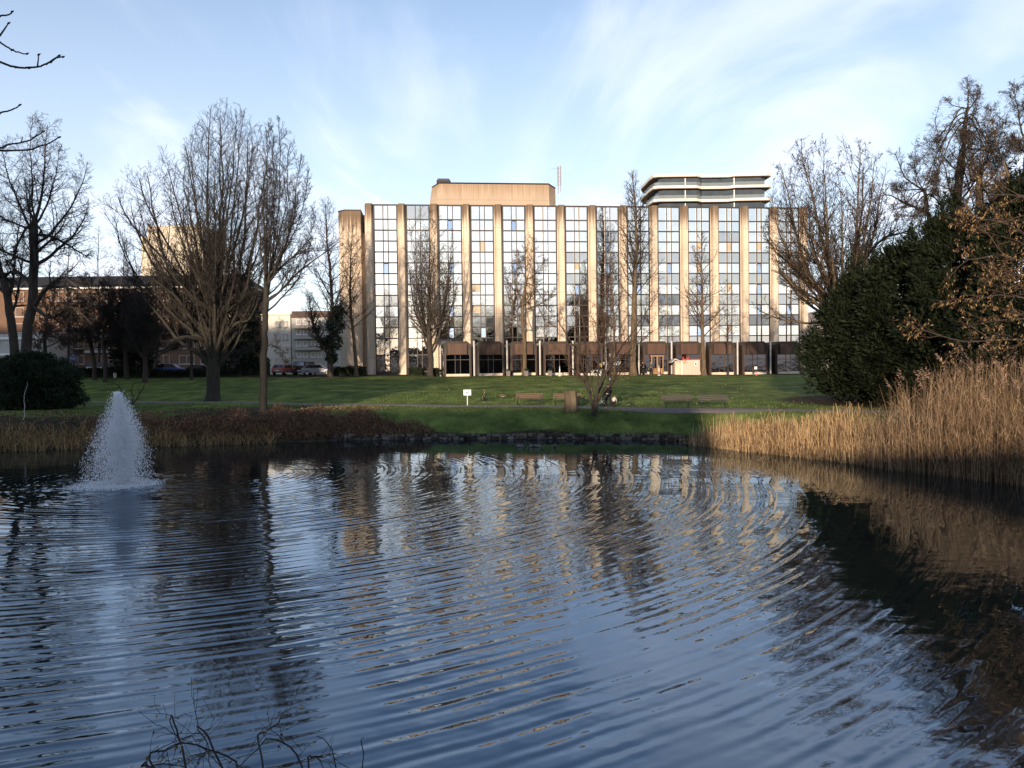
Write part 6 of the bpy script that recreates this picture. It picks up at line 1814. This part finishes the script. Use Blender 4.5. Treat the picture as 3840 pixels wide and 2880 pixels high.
# ------------------------------------------------------------------ hut, planters and furniture at the building
p = B(2533, 97.0); q = B(2622, 97.4); k = 97.0 / F
zg = min(p.z, q.z); hz_ = U(2580, 1349, 97.0).z
hut = thing('hut', 'small pale hut with dark roof edge and red tube ornament before the pavilions', 'hut', (p.x, 97, zg))
xm = U(2560, 1380, 97.0).x
M_HUT = mat('hut_panel', (.50, .40, .32), .8, .08, 2, stretch=(5, 1, .3))
MB().box((xm, 97, zg - .2), (q.x, 99.2, hz_)).build('wall', M_HUT, hut, True)
MB().box((p.x, 97.4, zg - .2), (xm - .003, 99.0, hz_ - .12)).build('porch', M_HUT, hut, True)
MB().box((p.x + .12, 97.36, zg), (p.x + .72, 97.397, hz_ - .55)).build('door', M_PLINTH, hut, True)
MB().box((xm - .16, 96.95, zg - .2), (xm - .04, 97.06, hz_ - .1)).build('post', M_WHITE, hut, True)
MB().box((xm - .06, 96.9, hz_ + .003), (q.x + .06, 99.3, hz_ + .16)).build('roof', mat('red_brown_roof', (.10, .035, .028), .8, .2, 2), hut, True)
rf = MB(); a = Vector((p.x - .5, 97, hz_ - .28)); b_ = Vector((p.x - .02, 97, hz_ + .17)); c_ = Vector((p.x + .62, 97, hz_ - .12))
rf.prism([(a.x, a.z), (b_.x, b_.z), (c_.x, c_.z), (c_.x, c_.z - .1), (b_.x, b_.z - .12), (a.x, a.z - .09)], 96.85, 99.0, 'y'); rf.build('porch_roof', M_PIPE, hut, True)
x_ = U(2609, 1364, 97).x; z_ = U(2609, 1364, 97).z
MB().box((x_ - .17, 96.96, z_ - .24), (x_ + .17, 96.996, z_ + .24)).build('framed_notice', M_WHITE, hut, True)
MB().box((x_ - .1, 96.945, z_ - .16), (x_ + .1, 96.958, z_ + .14)).build('picture', mat('dull_print', (.18, .16, .15), .7, .5, 9), hut, True)
M_RED = mat('red_tube', (.75, .06, .04), .5, .05, 2)
om = MB()
def HP(zx, zy): 
    return tuple(U(2100 + zx * .2893, 1160 + zy * .2893, 96.9))
for path in ([(1605, 700), (1592, 660), (1592, 620), (1610, 608)], [(1600, 640), (1612, 650), (1622, 665)], [(1622, 665), (1645, 650), (1665, 640), (1668, 612)], [(1655, 645), (1640, 625)], [(1620, 665), (1628, 685), (1612, 702)], [(1628, 680), (1640, 690)], [(1592, 625), (1605, 628)]):
    om.tube([HP(*q_) for q_ in path], .035, 6)
orn = om.build('red_ornament', M_RED, hut, True)

M_PLANT = mat('planter_grey', (.16, .135, .12), .85, .2, 3)
for (zx, lab) in ((1057, 'grey tapered planter box at the second drainpipe'), (1290, 'grey tapered planter box beside the bare tree with twisting limbs'), (1598, 'grey tapered planter box between the third and fourth drainpipes')):
    px = 1600 + zx * .2893; p = B(px, 95.6)
    t = thing('planter', lab, 'planter', p, 0, 'planters before the pavilions')
    MB().add([(-.22, -.22, -.1), (.22, -.22, -.1), (.22, .22, -.1), (-.22, .22, -.1), (-.27, -.27, .62), (.27, -.27, .62), (.27, .27, .62), (-.27, .27, .62)], [(0, 3, 2, 1), (4, 5, 6, 7), (0, 1, 5, 4), (1, 2, 6, 5), (2, 3, 7, 6), (3, 0, 4, 7)]).build('box', M_PLANT, t, bevel=.01)
    rr_ = np.random.default_rng(int(zx)); C = np.stack([rr_.normal(0, .13, 220), rr_.normal(0, .13, 220), .62 + np.abs(rr_.normal(0, .12, 220))], -1)
    V, Q = leaves(C, rr_, .12, .05); np_obj('plant', V, Q, M_SHRUB, t)
# white folded parasols and bistro sets
for (px, lab, hgt) in ((2099, 'white folded parasol in front of the fourth pavilion', 1.15), (2471, 'white folded parasol beside the entrance', 1.2)):
    p = B(px, 95.4); t = thing('parasol', lab, 'parasol', p, 0, 'folded parasols on the terrace')
    MB().lathe([(.02, .08), (.02, hgt + .1)], 8).build('pole', M_WHITE, t); MB().lathe([(.06, .42), (.085, .5), (.06, .8), (.02, hgt)], 10).build('canopy', M_WHITE, t); MB().lathe([(.2, -.03), (.2, .06), (.04, .09)], 12).build('base', M_WHITE, t)
for i, (px, lab) in enumerate(((2222, 'white bistro table at the fifth pavilion'), (2244, 'white bistro table left of the signpost'), (2253, 'white bistro table nearest the signpost'))):
    p = B(px, 95.5 + .4 * i); t = thing('bistro_table', lab, 'table', p, 0, 'white bistro tables on the terrace')
    MB().lathe([(.34, .70), (.34, .73)], 16).build('table_top', M_WHITE, t)
    for s in (-1, 1):
        MB().tube([(s * .28, -.2, 0), (-s * .2, -.2, .70)], .022, 5).build('leg', M_WHITE, t); MB().tube([(s * .28, .2, 0), (-s * .2, .2, .70)], .022, 5).build('leg', M_WHITE, t)
p = B(2252, 97.0); z_ = U(2252, 1370, p.y).z - p.z
t = thing('yellow_sign', 'small square yellow sign in the window of the sixth pavilion', 'sign', p)
MB().tube([(0, .03, -.1), (0, .03, z_)], .02, 6).build('post', M_IRON, t); MB().box((-.2, -.02, z_ - .2), (.2, .02, z_ + .2)).build('board', mat('sign_yellow', (.55, .38, .05), .6, .05, 1), t); MB().box((-.06, -.028, z_ - .1), (.03, -.021, z_ + .1)).build('symbol', M_IRON, t)
p = B(2834, 95.5)
t = thing('construction_sign', 'white board on a stand above a red and white traffic cone before the tenth pavilion', 'sign', p)
MB().box((-.17, -.02, .75), (.17, .02, 1.08)).build('board', M_WHITE, t); MB().tube([(0, .03, 0), (0, .03, .78)], .02, 6).build('post', M_IRON, t)
t = thing('traffic_cone', 'red and white traffic cone below the white board before the tenth pavilion', 'cone', p + Vector((-.05, -.35, 0)))
MB().lathe([(.17, 0), (.17, .03), (.13, .035), (.035, .5)], 14).build('cone', M_RED, t); MB().lathe([(.105, .17), (.075, .30)], 14).build('band', M_WHITE, t)
# pale bollard and bin at the hedge on the left
p = B(432, 96.4)
t = thing('litter_bin', 'small pale litter bin at the hedge left of the parked cars', 'litter bin', p)
MB().lathe([(.18, -.05), (.2, .55), (.21, .57)], 12).build('bin', M_PIPE, t); MB().lathe([(.22, .60), (.22, .66), (.05, .78)], 12).build('lid', M_DARK, t); MB().tube([(.19, 0, .5), (.19, 0, .72)], .015, 4).build('bracket', M_DARK, t)
# low garage wall behind the left hedge
YB = 110.0; a = U(322, 1360, YB); c = U(450, 1360, YB)
gr = thing('garage', 'low dark flat garage with pale stripes behind the hedge in front of the brick row', 'garage', (a.x, YB, h(a.x, YB)))
MB().box((a.x, YB, h(a.x, YB) - .3), (c.x, YB + 4, U(380, 1358, YB).z)).build('wall', mat('dark_grey_render', (.07, .068, .07), .9, .1, 1), gr, True)
m = MB(); z0 = U(380, 1384, YB).z; z1 = U(380, 1376, YB).z
for i in range(4): x0 = a.x + (c.x - a.x) * (i / 4 + .02); m.box((x0, YB - .05, z0), (x0 + (c.x - a.x) * .2, YB - .003, z1))
m.build('pale_panel', M_WHITE, gr, True)


# ------------------------------------------------------------------ parked cars
def car(label, px, Y, rz, paint, kind='hatch', hs=1.0):
    p = B(px, Y)
    t = thing('parked_car', label, 'car', (0, 0, 0), 0, 'cars parked along the road')
    L2 = 2.05
    prof = {'hatch': [(-L2, .32), (L2, .32), (L2 + .02, .62), (1.75, .78), (.95, .92), (.35, 1.40), (-1.25, 1.43), (-1.85, .98), (-L2 - .02, .9)],
            'van': [(-L2, .35), (L2, .35), (L2 + .03, .75), (1.7, .98), (1.05, 1.65), (.8, 1.78), (-1.95, 1.80), (-L2, 1.2)]}[kind]
    MB().prism([(x, z * hs) for x, z in prof], -.83, .83, 'y').build('body', paint, t, bevel=.09)
    gl = {'hatch': [(.86, .97), (.33, 1.36), (-1.2, 1.39), (-1.66, 1.0)], 'van': [(.98, 1.05), (.68, 1.62), (-1.8, 1.66), (-1.8, 1.1)]}[kind]
    for s in (-1, 1): MB().prism([(x, z * hs) for x, z in gl], s * .832, s * .842, 'y').build('side_window', M_GLW, t)
    rw = {'hatch': [(-1.30, 1.36), (-1.78, 1.02)], 'van': [(-1.99, 1.68), (-2.06, 1.22)]}[kind]
    MB().add([(rw[0][0] - .03, -.68, rw[0][1] * hs), (rw[0][0] - .03, .68, rw[0][1] * hs), (rw[1][0] - .06, .72, rw[1][1] * hs), (rw[1][0] - .06, -.72, rw[1][1] * hs)], [(0, 1, 2, 3)]).build('rear_window', M_GLW, t)
    for x in (-1.3, 1.32):
        for s in (-1, 1):
            w_ = MB().tube([(x, s * .70, .31), (x, s * .86, .31)], .31, 18).build('wheel', M_IRON, t)
            MB().tube([(x, s * .862, .31), (x, s * .872, .31)], .19, 12).build('rim', M_PIPE, w_)
    for s in (-1, 1): MB().bc((-L2 - .03, s * .68, .84 * hs), (.05, .22, .16)).build('tail_light', M_RED, t, bevel=.01); MB().bc((L2 + .0, s * .62, .66 * hs), (.06, .3, .13)).build('headlight', M_WHITE, t, bevel=.01)
    MB().bc((-L2 - .035, 0, .60), (.02, .5, .11)).build('number_plate', M_WHITE, t); MB().bc((-L2 - .03, 0, .42), (.10, 1.55, .16)).build('bumper', M_DARK, t, bevel=.02)
    t.matrix_world = Matrix.Translation(p + Vector((0, 0, .03))) @ Matrix.Rotation(rz, 4, 'Z')
    return t


P_RED = mat('red_car_paint', (.32, .035, .03), .3, .05, 1); P_SIL = mat('silver_car_paint', (.26, .26, .28), .35, .05, 1, metal=.3); P_BLU = mat('blue_car_paint', (.05, .10, .30), .3, .05, 1); P_BLK = mat('black_car_paint', (.015, .016, .02), .25, .05, 1); P_GRN = mat('faded_red_paint', (.30, .10, .085), .35, .05, 1)
car('blue parked car behind the hedge left of the huge multi-stemmed tree', 645, 101, RAD(4), P_BLU, 'hatch', 1.12)
car('black parked car partly hidden by the thick trunk of the huge multi-stemmed tree', 760, 101.5, RAD(4), P_BLK)
car('bright red parked car just left of the slim mossy trunk', 948, 102.2, RAD(8), P_RED)
car('faded red parked car seen from behind, right of the slim mossy trunk', 1067, 101.2, RAD(80), P_GRN)
car('black parked car between the faded red car and the dark van', 1108, 104, RAD(80), P_BLK)
car('dark parked van in front of the apartment house with brown mansard top', 1147, 103.2, RAD(80), P_BLK, 'van')
car('silver parked car side on, nearest the ivy-clad tree', 1194, 101, RAD(3), P_SIL)

# ------------------------------------------------------------------ finish
scene.cycles.use_denoising = True
scene.cycles.max_bounces = 6
scene.cycles.transparent_max_bounces = 8
